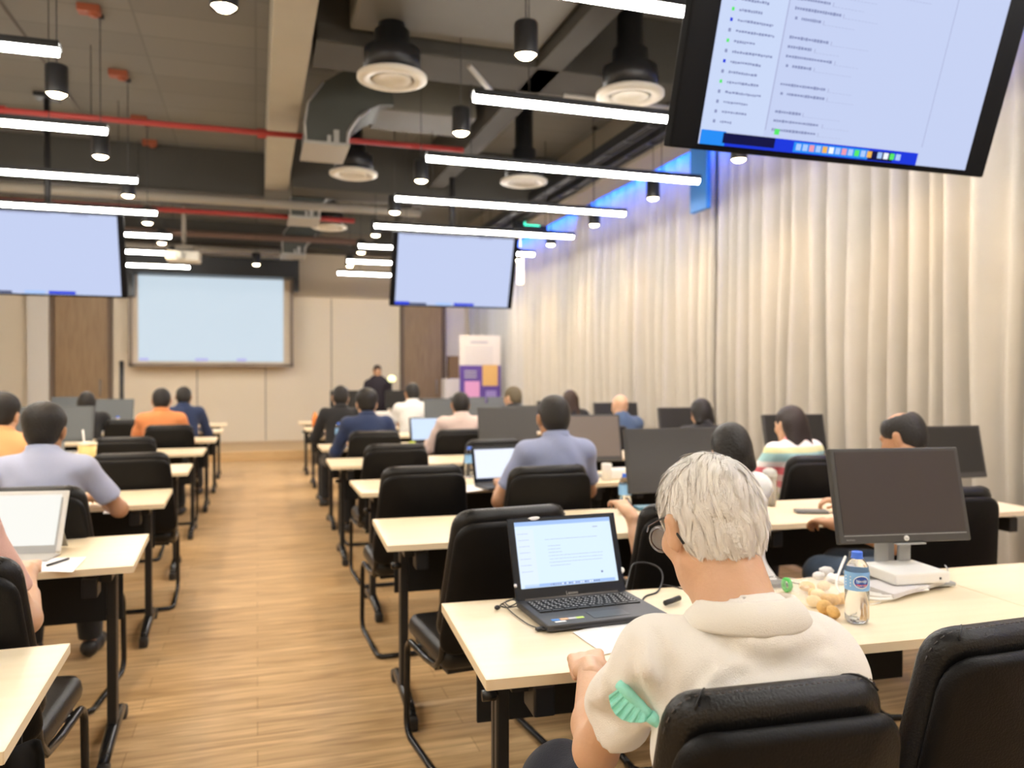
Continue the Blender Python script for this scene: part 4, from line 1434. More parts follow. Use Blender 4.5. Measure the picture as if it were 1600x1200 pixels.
seated(138, 620, 9.5, 'distant black-haired person in black among the far grey screens', shirt=M_BLACKSH, trousers=M_DKTR, hair=M_HAIRB, h=.018, style='bob', sleeves='long')
seated(572, 612, 6.95, 'person in a navy blue shirt with dark hair, right of the aisle', shirt=M_NAVYSH, trousers=M_DKTR, hair=M_HAIRB, h=.014, sleeves='long', style='puffy', lean=12)
seated(716, 620, 7.0, 'man in a pale pink shirt in front of a pale blue laptop', shirt=M_PINKSH, trousers=M_DKTR, hair=M_HAIRB, skin=M_SKINT, h=.014, sleeves='long', handL=(-.24, .36, .79))
seated(642, 598, 9.75, 'distant person in a white shirt with black hair', shirt=M_WHITESH, trousers=M_DKTR, hair=M_HAIRB, h=.017, sleeves='long', skin=M_SKINT, headyaw=10)
seated(531, 604, 8.5, 'distant person in black with black hair beside the aisle', shirt=M_BLACKSH, trousers=M_DKTR, hair=M_HAIRB, h=.017, sleeves='long')
seated(797, 606, 8.4, 'person with grey-brown hair behind dark screens', shirt=M_BLACKSH, trousers=M_DKTR, hair=M_HAIRG, h=.017, headyaw=35, vis='top')
seated(886, 616, 8.5, 'person with long brown hair before a black screen near the curtain', shirt=M_BLACKSH, trousers=M_DKTR, hair=M_HAIRBR, style='long', h=.017, vis='top')
seated(963, 625, 6.85, 'bald man in a denim blue shirt near the curtain', shirt=M_DENIMSH, trousers=M_DKTR, skin=M_SKIN, hair=None, h=.014, headyaw=8, headpitch=14)
seated(1087, 637, 5.55, 'black-haired person in front of a screen by the curtain, only the hair in view', shirt=M_BLACKSH, trousers=M_DKTR, hair=M_HAIRB, h=.015, style='bob', vis='top', headpitch=25)
seated(1224, 650, 4.02, 'woman in a pink, yellow and teal striped top with long dark hair', shirt=M_STRIPE, trousers=M_DKTR, hair=mat('brown_black_hair', (.022, .013, .011), .5, bump=.5, bscale=120), style='long', h=.012, deg=10, lean=12)
seated(1386, 661, 2.78, 'balding man in a white shirt and jeans behind the grey monitor', shirt=M_WHITESH, trousers=M_JEANS, hair=M_HAIRB, style='balding', skin=M_SKINT, h=.010, deg=32, headpitch=24, lean=12, headyaw=-6,
       handL=(-.38, .27, .775), elbowL=(-.46, .02, .735), head_off=(.075, 0, 0))
w = seated(1112, 692, 2.84, 'woman in a white shirt with a red hair clip, hidden behind the white hair', shirt=M_WHITESH, trousers=M_DKTR, hair=M_HAIRB, style='bob', h=.009, deg=2, headpitch=26, lean=12, handL=(-.45, .05, .86), elbowL=(-.44, -.03, .72), sleeves='short', head_off=(.055, 0, 0))
MB().box((0, 0, 0), (.05, .016, .012), bev=.004).build('hair_clip', mat('red_clip', (.8, .02, .05), .35), w, loc=(.055, .12, 1.16))
# person at the left edge in salmon
person('person in a salmon pink shirt cut by the left frame edge', (-.895, 2.45, 0), -4, 1.25, shirt=M_SALMON, trousers=M_DKTR, skin=M_SKIN, hair=M_HAIRB, h=.010, handR=(.19, .38, .79), elbowR=(.28, .08, .72), lean=6)


def standing(px, py, Y, z0, label):
    x = AX(px, Y); top = ZP(px, py, Y) - z0
    k = top / 1.68
    S = SDF((-.35, -.25, -.01), (.35, .35, top + .05), .018)
    hc = A3(0, .02, top - .115 * k)
    head_prims(S, hc, rotm(PI, R(8)), k)
    S.chain([hc - A3(0, 0, .03), A3(0, 0, top - .27)], [.052, .06], .03)
    S.ell((0, 0, top - .42 * k), (.15, .10, .18), None, .04)
    S.cone((-.17, 0, top - .31), (.17, 0, top - .31), .05, .05, .05)
    S.ell((0, 0, top - .70 * k), (.15, .11, .2), None, .05)
    for q in (-1, 1):
        S.chain([A3(q * .19, 0, top - .31), A3(q * .25, -.02, top - .60), A3(q * .17, -.20, top - .68)], [.045, .036, .025], .02)
        hand_prims(S, A3(q * .17, -.20, top - .68), (-.3 * q, -1, 0), (0, 0, 1), .5, q, k)
        S.chain([A3(q * .09, 0, top - .82 * k), A3(q * .10, 0, .45), A3(q * .10, 0, .08)], [.08, .055, .038], .03)
        S.cone(A3(q * .10, 0, .04), A3(q * .11, -.14, .03), .035, .028, .02)
    V, Fc = S.mesh()
    root = tag(link('person', fast_mesh('person', V, Fc), M_SKINT), label, 'person')
    root.location = (x, Y, z0)
    S = SDF((-.35, -.3, .1), (.35, .3, top + .0), .018)
    S.ell((0, 0, top - .44 * k), (.185, .13, .22), None, .04)
    S.cone((-.16, 0, top - .32), (.16, 0, top - .32), .065, .065, .05)
    S.ell((0, 0, top - .75 * k), (.18, .135, .25), None, .06)
    for q in (-1, 1):
        S.chain([A3(q * .18, 0, top - .32), A3(q * .25, -.02, top - .60), A3(q * .18, -.17, top - .67)], [.062, .05, .038], .02)
    V, Fc = S.mesh(); link('jacket', fast_mesh('jacket', V, Fc), mat('presenter_jacket', (.02, .014, .02), .8), root)
    S = SDF((-.3, -.3, .02), (.3, .3, top - .6), .018)
    for q in (-1, 1):
        S.chain([A3(q * .09, 0, top - .80 * k), A3(q * .10, 0, .45), A3(q * .10, 0, .09)], [.095, .07, .055], .03)
    V, Fc = S.mesh(); link('trousers', fast_mesh('trousers', V, Fc), M_DKTR, root)
    H = SDF(hc - .2, hc + .2, .014); hair_field(H, hc, rotm(PI, R(8)), 'short', k)
    V, Fc = H.mesh(); link('hair', fast_mesh('hair', V, Fc), M_HAIRBR, root)


standing(590, 571, 14.3, .16, 'presenter in dark clothes standing on the stage facing the room')

# ------------------------------------------------------------ the white-haired person in front
def PT(px, py, zc):
    xc = (px - 800) / F * zc
    return Vector((xc * CY + zc * SY, -xc * SY + zc * CY, HC - (py - HORIZON) / F * zc))


def front_man():
    O = A3(.745, 1.03, 0)
    h = .0068
    hc = A3(-.004, .185, 1.133)
    sc_ = .93
    Rh = rotm(R(5), R(20), R(-3))
    neck = A3(.0, .085, 1.005)
    shL, shR = A3(-.150, .115, .948), A3(.128, .060, .945)
    eL, wL = A3(-.168, .285, .722), A3(-.085, .500, .778)
    eR, wR = A3(.235, .27, .745), A3(.13, .49, .775)
    hip = A3(0, .0, .56)
    lo, hi = A3(-.32, -.18, -.01), A3(.36, .78, 1.32)
    S = SDF(lo, hi, h)
    head_prims(S, hc, Rh, sc_, True)
    S.cone(neck + A3(0, -.02, -.03), hc + Rh @ A3(0, -.03, -.05), .063, .055, .03)
    S.cone(neck + A3(0, .03, -.02), hc + Rh @ A3(0, .02, -.07), .05, .045, .03)
    S.ell((0, .06, .85), (.13, .075, .16), None, .04)
    S.cone(shL, shR, .036, .036, .04)
    S.ell((0, .02, .70), (.13, .085, .15), None, .05)
    S.ell(hip, (.14, .10, .09), None, .05)
    for sh, el, ha in ((shL, eL, wL), (shR, eR, wR)):
        S.chain([sh, el], [.038, .038], .02)
        S.chain([el, el + (ha - el) * .3, ha], [.0385, .040, .027], .018)
    S.chain([hip + A3(-.085, .03, -.03), A3(-.145, .52, .55), A3(-.15, .50, .10)], [.075, .056, .036], .03)
    S.chain([hip + A3(.085, .03, -.03), A3(.12, .46, .50), A3(.12, .44, .10)], [.075, .056, .036], .03)
    for x, y in ((-.15, .50), (.12, .44)):
        S.cone((x, y, .05), (x, y + .15, .035), .036, .028, .02)
    V, Fc = S.mesh()
    # finer left fist resting on the table edge, and the right hand
    def hand(w, tip, up, curl, side):
        Hs = SDF(A3(*w) - .13, A3(*w) + .19, .0033)
        hand_prims(Hs, w, tip, up, curl, side, 1.0)
        return Hs.mesh()
    V2, F2 = hand(wL + A3(0, 0, 0), (.30, 1, .02), (-.25, -.2, 1), 1.0, 1)
    V3, F3 = hand(wR, (-.2, 1, .0), (.1, 0, 1), .55, -1)
    Fc = np.concatenate([Fc, F2 + len(V), F3 + len(V) + len(V2)]); V = np.concatenate([V, V2, V3])
    root = link('person', fast_mesh('person', V, Fc), M_SKIN)
    root.location = O
    tag(root, 'white-haired person in a cream polo shirt seated in the foreground with back to us', 'person')
    # hair cap and strands
    H = SDF(hc - .19, hc + .19, .0042)
    hair_field(H, hc, Rh, 'fine', sc_, .0)
    H.disp(lambda X, Y, Z: .0014 * np.sin(70 * X + 4 * np.sin(30 * Z) + 20 * Y) * np.sin(40 * Z + 25 * Y))
    Vh, Fh = H.mesh()
    cap = link('hair', fast_mesh('hair', Vh, Fh), mat('hair_base', (.74, .69, .64), .7, bump=.4, bscale=200), root)
    rng = np.random.RandomState(5)
    tri = Vh[Fh[:, :3]]
    area = np.linalg.norm(np.cross(tri[:, 1] - tri[:, 0], tri[:, 2] - tri[:, 0]), axis=1)
    N = 16000
    pick = rng.choice(len(Fh), N, p=area / area.sum())
    u, v = rng.rand(N, 1), rng.rand(N, 1)
    P = Vh[Fh[pick, 0]] * (1 - u) * (1 - v) + Vh[Fh[pick, 1]] * u * (1 - v) + Vh[Fh[pick, 2]] * u * v + Vh[Fh[pick, 3]] * (1 - u) * v
    nrm = H.grad(P)
    loc = (P - hc) @ Rh
    keep = (H.grad(P) @ A3(0, 0, 1) > -.75)
    P, nrm, loc = P[keep], nrm[keep], loc[keep]
    N = len(P)
    crown = hc + Rh @ A3(.018, -.075, .100)
    ln = rng.uniform(.028, .060, N) * np.where(loc[:, 2] < -.03, .4, 1)
    steps = 8
    def trace(P, loc, ln, amp, LF):
        n_ = len(P)
        nrm = H.grad(P)
        cur = P.copy(); pts = [P - nrm * .002]
        for k in range(steps - 1):
            g = H.grad(cur)
            d = cur - crown
            d /= np.linalg.norm(d, axis=1)[:, None] + 1e-6
            d = d + A3(0, 0, -.6) + amp
            d -= g * (d * g).sum(1)[:, None]
            d = d + np.cross(g, d) * .35
            d /= np.linalg.norm(d, axis=1)[:, None] + 1e-6
            cur = cur + d * (ln / (steps - 1))[:, None]
            cur = cur - g * H.value(cur)[:, None] * .9
            pts.append(cur + g * (.0010 + LF * ((k + 1) / steps) ** 1.4)[:, None])
        return np.stack(pts, 1)
    NC = 620
    ci = rng.choice(N, NC, replace=False)
    lnf = lambda l, n_: rng.uniform(.030, .055, n_) * np.where(l[:, 2] < -.03, .42, 1)
    wave = lambda l: np.stack([np.sin(34 * l[:, 0] + 5 * np.sin(22 * l[:, 2])), np.sin(30 * l[:, 2] + 4 * np.sin(25 * l[:, 1])), np.sin(36 * l[:, 1] + 20 * l[:, 0])], 1) * .38
    guide = trace(P[ci], loc[ci], lnf(loc[ci], NC), rng.normal(0, .30, (NC, 3)) + wave(loc[ci]), .003 + .010 * rng.rand(NC))
    d2 = ((P[:, None, :].astype(np.float32) - P[ci][None].astype(np.float32)) ** 2).sum(2)
    near = d2.argmin(1)
    own = trace(P, loc, lnf(loc, N), rng.normal(0, .12, (N, 3)) + wave(loc), .002 + .004 * rng.rand(N))
    tt = (np.linspace(0, 1, steps) ** .8 * .80)[None, :, None] * (.6 + .4 * rng.rand(N))[:, None, None]
    Pts = own * (1 - tt) + guide[near] * tt
    nrm = H.grad(P)
    T = np.gradient(Pts, axis=1)
    G = np.repeat(nrm[:, None, :], steps, 1)
    Sd = np.cross(T, G); Sd /= np.linalg.norm(Sd, axis=2)[:, :, None] + 1e-9
    wdt = (np.array([1, 1, 1, .9, .8, .65, .4, .1]) * .00065)[None, :, None]
    VV = np.stack([Pts - Sd * wdt, Pts + Sd * wdt], 2).reshape(-1, 3)
    base = (np.arange(N) * steps * 2)[:, None]
    q = []
    for k in range(steps - 1):
        q.append(np.concatenate([base + 2 * k, base + 2 * k + 1, base + 2 * k + 3, base + 2 * k + 2], 1))
    FF = np.concatenate(q)
    tone = rng.randint(0, 3, NC)[near]
    so = link('hair_strands', fast_mesh('hair_strands', VV, FF), M_HAIRW, cap)
    so['kind'] = 'stuff'
    so.data.materials.append(mat('cream_hair', (.93, .895, .84), .55)); so.data.materials.append(mat('silver_hair', (.84, .80, .755), .5))
    so.data.polygons.foreach_set('material_index', np.tile(tone, steps - 1).astype(np.int32))
    # polo shirt
    S = SDF(lo, hi, h)
    S.ell((-.01, .035, .82), (.168, .100, .20), None, .04)
    for q_, s_ in ((-1, shL), (1, shR)):
        S.cone(neck + A3(0, -.02, -.055), s_ + A3(q_ * -.02, 0, -.004), .066, .054, .05)
    S.cone(shL + A3(.02, 0, -.012), shR + A3(-.02, 0, -.012), .055, .055, .05)
    S.ell((-.01, .0, .68), (.172, .110, .20), None, .06)
    S.ell((0, .0, .56), (.178, .128, .09), None, .05)
    S.cone(neck + A3(0, -.022, -.06), neck + A3(0, -.012, -.015), .085, .068, .04)
    # yoke across the back
    S.cone((-.10, .035, .91), (.12, .01, .91), .05, .05, .04)
    for sh, el in ((shL, eL), (shR, eR)):
        e = sh + (el - sh) * .76
        S.cone(sh + A3(0, 0, -.012), e, .055, .058, .04)
    rngs = [(17, 23, 0.3), (29, -12, 1.4)]
    def folds(X, Y, Z):
        a = .011 * (np.abs(np.sin(17 * (Z + .45 * X) + 2.0 * np.sin(8 * X + 4))) - .6) * np.clip((.90 - Z) * 7, 0, 1)
        b = .008 * (.6 - np.abs(np.sin(13 * X + 15 * Z + 1.5 * np.sin(8 * Z)))) * np.clip((Z - .80) * 6, 0, 1)
        c = .007 * np.sin(48 * (Z - .9 * X) + 20 * Y) * np.clip((-X - .10) * 10, 0, 1)
        e = .008 * np.exp(-(((Z - .905 + .10 * np.abs(X - .02)) / .008) ** 2)) * np.clip((.10 - np.abs(X - .03)) * 12, 0, 1) * (Y < .06)
        return a + b + c - e
    S.disp(folds)
    # drape lines raised and sunk along the cloth of the back and the sleeve
    def surf(px, py):
        d = PT(px, py, 1.0) - Vector((0, 0, HC))
        ts = np.linspace(.85, 1.7, 400)
        pp = A3(0, 0, HC)[None] + ts[:, None] * A3(*d)[None] - O[None]
        val = S.value(pp)
        hit = np.nonzero(val < 0)[0]
        return (pp[hit[0]], A3(*(-d)) / np.linalg.norm(d)) if len(hit) else None
    F0 = S.f.copy()
    lines = [('s', .010, .004, [(1102, 1050), (1078, 1085), (1052, 1118), (1036, 1140)]),
             ('u', .010, .004, [(1122, 1060), (1098, 1090), (1075, 1115)]),
             ('s', .012, .0035, [(1120, 988), (1145, 1012), (1190, 1034), (1245, 1030), (1296, 1010)]),
             ('u', .012, .003, [(1130, 972), (1170, 1006), (1220, 1012), (1280, 992)]),
             ('s', .010, .004, [(1120, 1078), (1160, 1062), (1210, 1052), (1290, 1040)]),
             ('u', .010, .003, [(1140, 1086), (1190, 1072), (1260, 1060)]),
             ('s', .009, .0035, [(988, 1010), (994, 1060), (1002, 1110)]),
             ('u', .009, .003, [(1004, 1000), (1012, 1050), (1026, 1100)]),
             ('s', .008, .003, [(1024, 990), (1040, 1040), (1052, 1075)]),
             ('s', .008, .003, [(930, 1112), (952, 1128), (978, 1130)]),
             ('s', .008, .0035, [(1005, 1110), (990, 1128), (975, 1150)]),
             ('u', .009, .003, [(960, 1030), (948, 1060), (944, 1090)])]
    for op, r, dep, ps in lines:
        pts = []
        for p in ps:
            q = surf(*p)
            if q is None: continue
            nn = S.grad(q[0][None])[0]
            pts.append(q[0] + nn * ((r - dep) if op == 's' else -(r - dep)))
        for i in range(len(pts) - 1):
            e0 = .45 if i == 0 else 1; e1 = .45 if i == len(pts) - 2 else 1
            S.cone(pts[i], pts[i + 1], r * (.6 + .4 * e0), r * (.6 + .4 * e1), .016, op)
    for sh, el in ((shL, eL), (shR, eR)):
        p = sh + (el - sh) * .64; n = (el - sh) / np.linalg.norm(el - sh)
        sl, X, Y, Z = S.win(p - .14, p + .14)
        d = (X - p[0]) * n[0] + (Y - p[1]) * n[1] + (Z - p[2]) * n[2]
        rr = np.sqrt((X - p[0]) ** 2 + (Y - p[1]) ** 2 + (Z - p[2]) ** 2)
        # only the side away from the trunk
        out = ((X - p[0]) * np.sign(p[0]) > -.075)
        S.f[sl] = np.where((rr < .125) & (d > 0) & out, np.maximum(S.f[sl], d), S.f[sl])
    S.cone(neck + A3(0, .0, -.035), neck + A3(0, .03, .09), .056, .066, .004, 's')
    S.plane((0, 0, .46), (0, 0, -1), .01)
    V, Fc = S.mesh()
    mpolo = mat('cream_polo', (0.84, 0.80, 0.735), .9, bump=.3, bscale=500, sheen=.2)
    shirt = link('polo_shirt', fast_mesh('polo_shirt', V, Fc), mpolo, root)
    # sleeve hem band
    def ringband(p, n, r, w, name):
        n = Vector(n).normalized(); a = n.orthogonal().normalized(); b = n.cross(a)
        pts = []
    # folded collar: a stand and a fall
    n = 48
    v = []
    prof = [(.062, .006), (.067, .022), (.074, .021), (.090, .003), (.098, -.019), (.096, -.025), (.088, -.021), (.074, -.008)]
    cc = neck + A3(0, -.006, .022)
    for (rad, dz) in prof:
        for i in range(n):
            an = 2 * PI * i / n
            bk = -math.sin(an)           # 1 at the back
            sx = 1.06
            drop = .010 * abs(math.cos(an)) ** 2 if dz < 0 else 0
            tipf = max(0, math.sin(an)) ** 3
            v.append((cc[0] + rad * sx * math.cos(an), cc[1] + rad * 1.0 * math.sin(an) - .004, cc[2] + dz + .026 * bk * .45 - .03 * tipf + drop * .6 - .010))
    k = len(prof)
    f = [(a_ * n + i, a_ * n + (i + 1) % n, ((a_ + 1) % k) * n + (i + 1) % n, ((a_ + 1) % k) * n + i) for a_ in range(k) for i in range(n)]
    MB().add(v, f, 0, True).build('collar', mat('cream_collar', (0.84, 0.80, 0.72), .85, bump=.35, bscale=700), shirt)
    # seam lines: shoulder seam of the left sleeve
    # trousers
    S = SDF(A3(-.32, -.18, .02), A3(.32, .72, .72), .009)
    S.ell(hip + A3(0, 0, -.01), (.168, .125, .10), None, .04)
    S.chain([hip + A3(-.085, .03, -.03), A3(-.145, .52, .55), A3(-.15, .50, .09)], [.094, .076, .056], .03)
    S.chain([hip + A3(.085, .03, -.03), A3(.12, .46, .50), A3(.12, .44, .09)], [.094, .076, .056], .03)
    S.disp(lambda X, Y, Z: .003 * np.sin(34 * Y + 26 * Z + 12 * X) + .002 * np.sin(60 * Y - 30 * X))
    S.plane((0, 0, .09), (0, 0, -1))
    V, Fc = S.mesh()
    link('trousers', fast_mesh('trousers', V, Fc), M_NAVY, root)
    for x, y in ((-.15, .50), (.12, .44)):
        S = SDF(A3(x - .08, y - .12, -.01), A3(x + .08, y + .26, .14), .008)
        S.chain([A3(x, y - .03, .045), A3(x, y + .06, .045), A3(x, y + .17, .034)], [.044, .044, .035], .02)
        S.plane((0, 0, .004), (0, 0, -1))
        V, Fc = S.mesh(); link('shoe', fast_mesh('shoe', V, Fc), M_BPLASTIC, root)
    # glasses
    T = lambda p: hc + Rh @ (A3(*p) * sc_)
    g = MB()
    for q in (-1, 1):
        g.tube([T((q * .0845, -.038, -.028)), T((q * .0865, -.022, .002)), T((q * .086, -.008, .026)), T((q * .084, .02, .026))], .0021, 6, mi=0)
        g.tube([T((q * .084, .02, .026)), T((q * .079, .07, .022)), T((q * .062, .106, .016))], .0014, 6, mi=1)
        ring = [T((q * .034 + .027 * math.cos(a) * 1.05, .108 - .010 * abs(math.cos(a)) * (1 if math.cos(a) * q > 0 else -.2), -.002 + .021 * math.sin(a))) for a in [2 * PI * i / 24 for i in range(24)]]
        g.tube(ring, .0013, 6, mi=1, closed=True)
    g.tube([T((-.008, .110, .004)), T((0, .114, .008)), T((.008, .110, .004))], .0013, 6, mi=1)
    gl = g.build('glasses_frame', [M_BPLASTIC, mat('brown_metal', (.09, .06, .05), .3, .6)])
    gl.parent = root
    for q in (-1, 1):
        MB().lathe([(.001, -.0006), (.025, -.0006), (.025, .0006), (.001, .0006)], n=24, axis='y', caps=False).xf(Matrix.Translation(T((q * .034, .1075, -.002))) @ Matrix(Rh.tolist()).to_4x4()).build('lens', mat('lens_glass', (.9, .92, .92), .05, alpha=.22), gl)
    # gold ring on the left hand
    f_ = Vector((.30, 1, .02)).normalized(); rr_ = f_.cross(Vector((0, 0, 1))).normalized()
    c_ = Vector(wL) + f_ * .100 - rr_ * .012 - Vector((0, 0, .006))
    MB().tube([c_ + rr_ * .0105 * math.cos(a) + (Vector((0, 0, 1)) * .8 - f_ * .4).normalized() * .0105 * math.sin(a) for a in [2 * PI * i / 20 for i in range(20)]], .0014, 6, closed=True).build('ring', mat('gold', (.8, .55, .2), .25, .9), root)
    return root, O


man, MO = front_man()

# green face mask folded over the left sleeve
def face_mask():
    t = thing('face_mask', 'mint green pleated face mask tucked at the left sleeve of the cream polo', 'face mask')
    zc = 1.215
    A, B, Cc = PT(968, 1070, 1.235), PT(1016, 1120, 1.205), PT(1036, 1139, 1.20)
    M_MINT = mat('mint_cloth', (.33, .80, .66), .7, bump=.2, bscale=200)
    d = (B - A).normalized(); n = (Vector((0, 0, HC)) - A).normalized(); s = d.cross(n).normalized()
    # rolled tube of cloth
    mb = MB()
    pts = [A + (B - A) * (i / 6) + n * .004 * math.sin(i) for i in range(7)]
    mb.tube(pts, [.0085, .009, .009, .0085, .009, .008, .009], 10)
    mb.tube([B, B + (Cc - B) * .5, Cc, Cc + (Cc - B) * .5], [.011, .009, .005, .002], 8)
    mb.build('rolled_fold', M_MINT, t)
    # pleated fan
    v = []; f = []
    nn = 22
    for i in range(nn + 1):
        a = i / nn
        p0 = A + (B - A) * (.08 + a * .85)
        ln = .036 * math.sin(PI * (.18 + .78 * a)) ** .7
        z = .0035 * (1 if i % 4 < 2 else -1)
        for j in range(5):
            u = j / 4
            v.append(p0 + s * ln * u + n * (z * u + .004) + d * (.012 * u * (a - .4)))
    for i in range(nn):
        for j in range(4):
            q = i * 5 + j
            f.append((q, q + 1, q + 6, q + 5))
    # fan must lie to the lower left of the roll
    test = Vector(v[4]) - A
    mb = MB().add(v, f, 0, False)
    o = mb.build('pleats', M_MINT, t)
    md = o.modifiers.new('th', 'SOLIDIFY'); md.thickness = .0015
    return t


face_mask()

# ------------------------------------------------------------ laptop in front
def laptop(label, loc, rz, W_=.345, D_=.24, tilt=20, big=False, page=None, body=M_LAPBODY, lid=M_LAPDARK):
    """origin at the middle of the hinge line, base reaching toward -Y"""
    t = thing('laptop', label, 'laptop', loc, rz)
    MB().box((0, -D_ / 2, .011), (W_, D_, .017), bev=.004).build('base', body, t)
    L = Matrix.Translation((0, .0, .016)) @ Matrix.Rotation(-R(tilt), 4, 'X')
    H_ = D_ * .985
    MB().box((0, .004, H_ / 2), (W_, .008, H_), bev=.003).xf(L).build('lid', lid, t)
    sw, sh = W_ * .885, H_ * .80
    sc = MB().box((0, -.0005, H_ * .545), (sw, .0022, sh)).xf(L).build('screen', page or M_LAPW, t)
    MB().tube([(-W_ * .42, .002, .014), (W_ * .42, .002, .014)], .008, 10).build('hinge', M_LAPHINGE, t)
    if not big:
        MB().box((0, -D_ * .40, .0205), (W_ * .86, D_ * .42, .002)).build('keyboard', M_KEY, t)
        return t
    rnd = random.Random(2)
    z0, z1 = H_ * .545 - sh / 2, H_ * .545 + sh / 2
    x0 = -sw / 2
    mb = MB().box((0, -.0022, z1 - .006), (sw, .0008, .012), mi=0).box((x0 + sw * .09, -.0022, z0 + sh * .45), (sw * .18, .0008, sh * .86), mi=1)
    mb.box((0, -.0022, z0 + .0055), (sw * .93, .0008, .009), mi=0)
    for k in range(9):
        z = z1 - .055 - k * .0095
        if k in (1,): continue
        x = x0 + sw * (.32 if k else .3); e = x + sw * (.55 if k in (0, 5, 6, 7) else .13 if k < 5 else .2)
        while x < e:
            w = rnd.uniform(.002, .006); mb.box((x, -.0024, z), (w, .0008, .0011), mi=2); x += w + .001
    for k in range(7):
        z = z1 - .035 - k * .018
        x = x0 + .008
        while x < x0 + sw * .13:
            w = rnd.uniform(.002, .005); mb.box((x, -.0026, z), (w, .0006, .0012), mi=2); x += w + .001
    mb.box((x0 + sw * .83, -.0026, z1 - .026), (.016, .0008, .0022), mi=2)
    mb.box((x0 + sw * .84, -.0026, z0 + .03), (.006, .0008, .006), mi=3)
    for k in range(22):
        mb.box((x0 + sw * .3 + k * .0072, -.0028, z0 + .0055), (.0045, .0006, .0045), mi=rnd.choice([2, 3, 4]))
    mb.xf(L).build('page_text', [M_LAPB, mat('laptop_sidebar', (0, 0, 0), .9, emit=(.70, .80, .97), estr=.95, spec=.1), M_SCRTXT2, M_SCRTXT, M_LAPWHITE], sc)
    v, f = text_mesh('Lenovo', .0125)
    v = [(x, -.0015, z + .012) for x, z, _ in v]
    MB().add(v, f).xf(L).build('wordmark', mat('silver_print', (.6, .58, .52), .4), t)
    # tape scraps on the lid edge
    for k, (x, z, w, hh) in enumerate(((-.09, H_ - .004, .032, .010), (W_ / 2 - .002, .062, .010, .018), (-W_ / 2 + .002, .045, .010, .010))):
        MB().ico((x, -.003, z), 1, 2, sc=(w / 2, .003, hh / 2), jit=.5, seed=k).xf(L).build('tape_scrap', M_PAPER, t)
    mb = MB(); kt = MB()
    rows = [15, 15, 14, 13, 12, 8]
    kx0, kw = -W_ * .44, W_ * .88
    for r_, nk in enumerate(rows):
        y = -D_ * .15 - r_ * .0172
        ww = kw / nk
        for c_ in range(nk):
            wd = ww - .0028
            x = kx0 + ww * (c_ + .5)
            mb.box((x, y, .0212), (wd, .0138, .0028), bev=.0008)
            if nk > 8:
                kt.box((x - wd * .15, y + .002, .0228), (.0036, .0045, .0003)); kt.box((x + wd * .18, y - .003, .0228), (.003, .0035, .0003))
    kb = mb.build('keyboard', M_KEY, t)
    kt.build('key_legends', M_KEYTXT, kb)
    MB().box((.02, -D_ * .80, .0198), (.105, .055, .0012), bev=.0004).build('touchpad', mat('touchpad', (.03, .032, .036), .3), t)
    for k, (c, x) in enumerate((((.05, .22, .62), -.135), ((.80, .45, .25), -.111), ((.55, .56, .62), -.088), ((.50, .72, .12), -.066))):
        MB().box((x, -D_ * .835, .0200), (.022, .014, .0005)).build('sticker', mat('sticker_%d' % k, c, .5), t)
    MB().box((-.128, -D_ * .905, .0200), (.03, .009, .0005)).build('sticker', M_LABELW, t)
    MB().box((0, -D_ + .0005, .012), (W_ * .9, .001, .003)).build('front_lip', M_BPLASTIC, t)
    return t


laptop('open black laptop with a pale page on its screen, beside the white-haired person', (.868, 2.145, .7405), R(1.5), big=True)
# its cables
def cable(pts, r, m, label, name='cable'):
    # smooth the polyline with Catmull-Rom
    P = [Vector(p) for p in pts]
    out = []
    for i in range(len(P) - 1):
        p0, p1, p2, p3 = P[max(i - 1, 0)], P[i], P[i + 1], P[min(i + 2, len(P) - 1)]
        for j in range(6):
            t = j / 6
            out.append(.5 * ((2 * p1) + (-p0 + p2) * t + (2 * p0 - 5 * p1 + 4 * p2 - p3) * t * t + (-p0 + 3 * p1 - 3 * p2 + p3) * t ** 3))
    out.append(P[-1])
    return tag(MB().tube(out, r, 7).build(name, m), label, 'cable')


zt = .7425
cable([W(853, 985, .75), W(840, 982, zt), W(823, 975, zt), W(800, 958, zt), W(786, 945, zt), W(778, 950, zt), W(776, 952, zt)], .0016, M_BPLASTIC, 'thin black cord looping from the front left of the open laptop')
cable([W(808, 948, .75), W(792, 950, zt), W(782, 946, zt), W(800, 938, .76), W(808, 942, .77), W(796, 948, .76), W(790, 941, .75), W(805, 936, .76)], .0018, M_BPLASTIC, 'tangled black cord beside the laptop hinge on the left')
tag(MB().box((0, 0, 0), (.032, .013, .008), bev=.002).build('usb_plug', M_BPLASTIC, loc=W(846, 983, .7455), rot=(0, 0, .2)), 'small black plug at the left front corner of the open laptop', 'plug')
tag(MB().ico((0, 0, 0), .0085, 2, sc=(1, 1, .8)).build('cord_knot', M_BPLASTIC, loc=W(777, 950, .7465)), 'small black knob at the end of the looping cord', 'cord knob')
cable([W(978, 921, .75), PT(983, 900, 2.5), PT(990, 882, 2.55), PT(1010, 880, 2.6), PT(1030, 888, 2.55), PT(1036, 905, 2.5), W(1028, 925, zt), W(1010, 932, zt), W(1005, 940, zt), W(1015, 950, zt)], .0028, M_BPLASTIC, 'dark power cord rising behind the open laptop')
cable([W(1036, 914, zt), W(1052, 917, zt), W(1075, 922, zt), W(1098, 920, zt)], .002, M_BPLASTIC, 'thin dark cord lying behind the laptop toward the white hair')
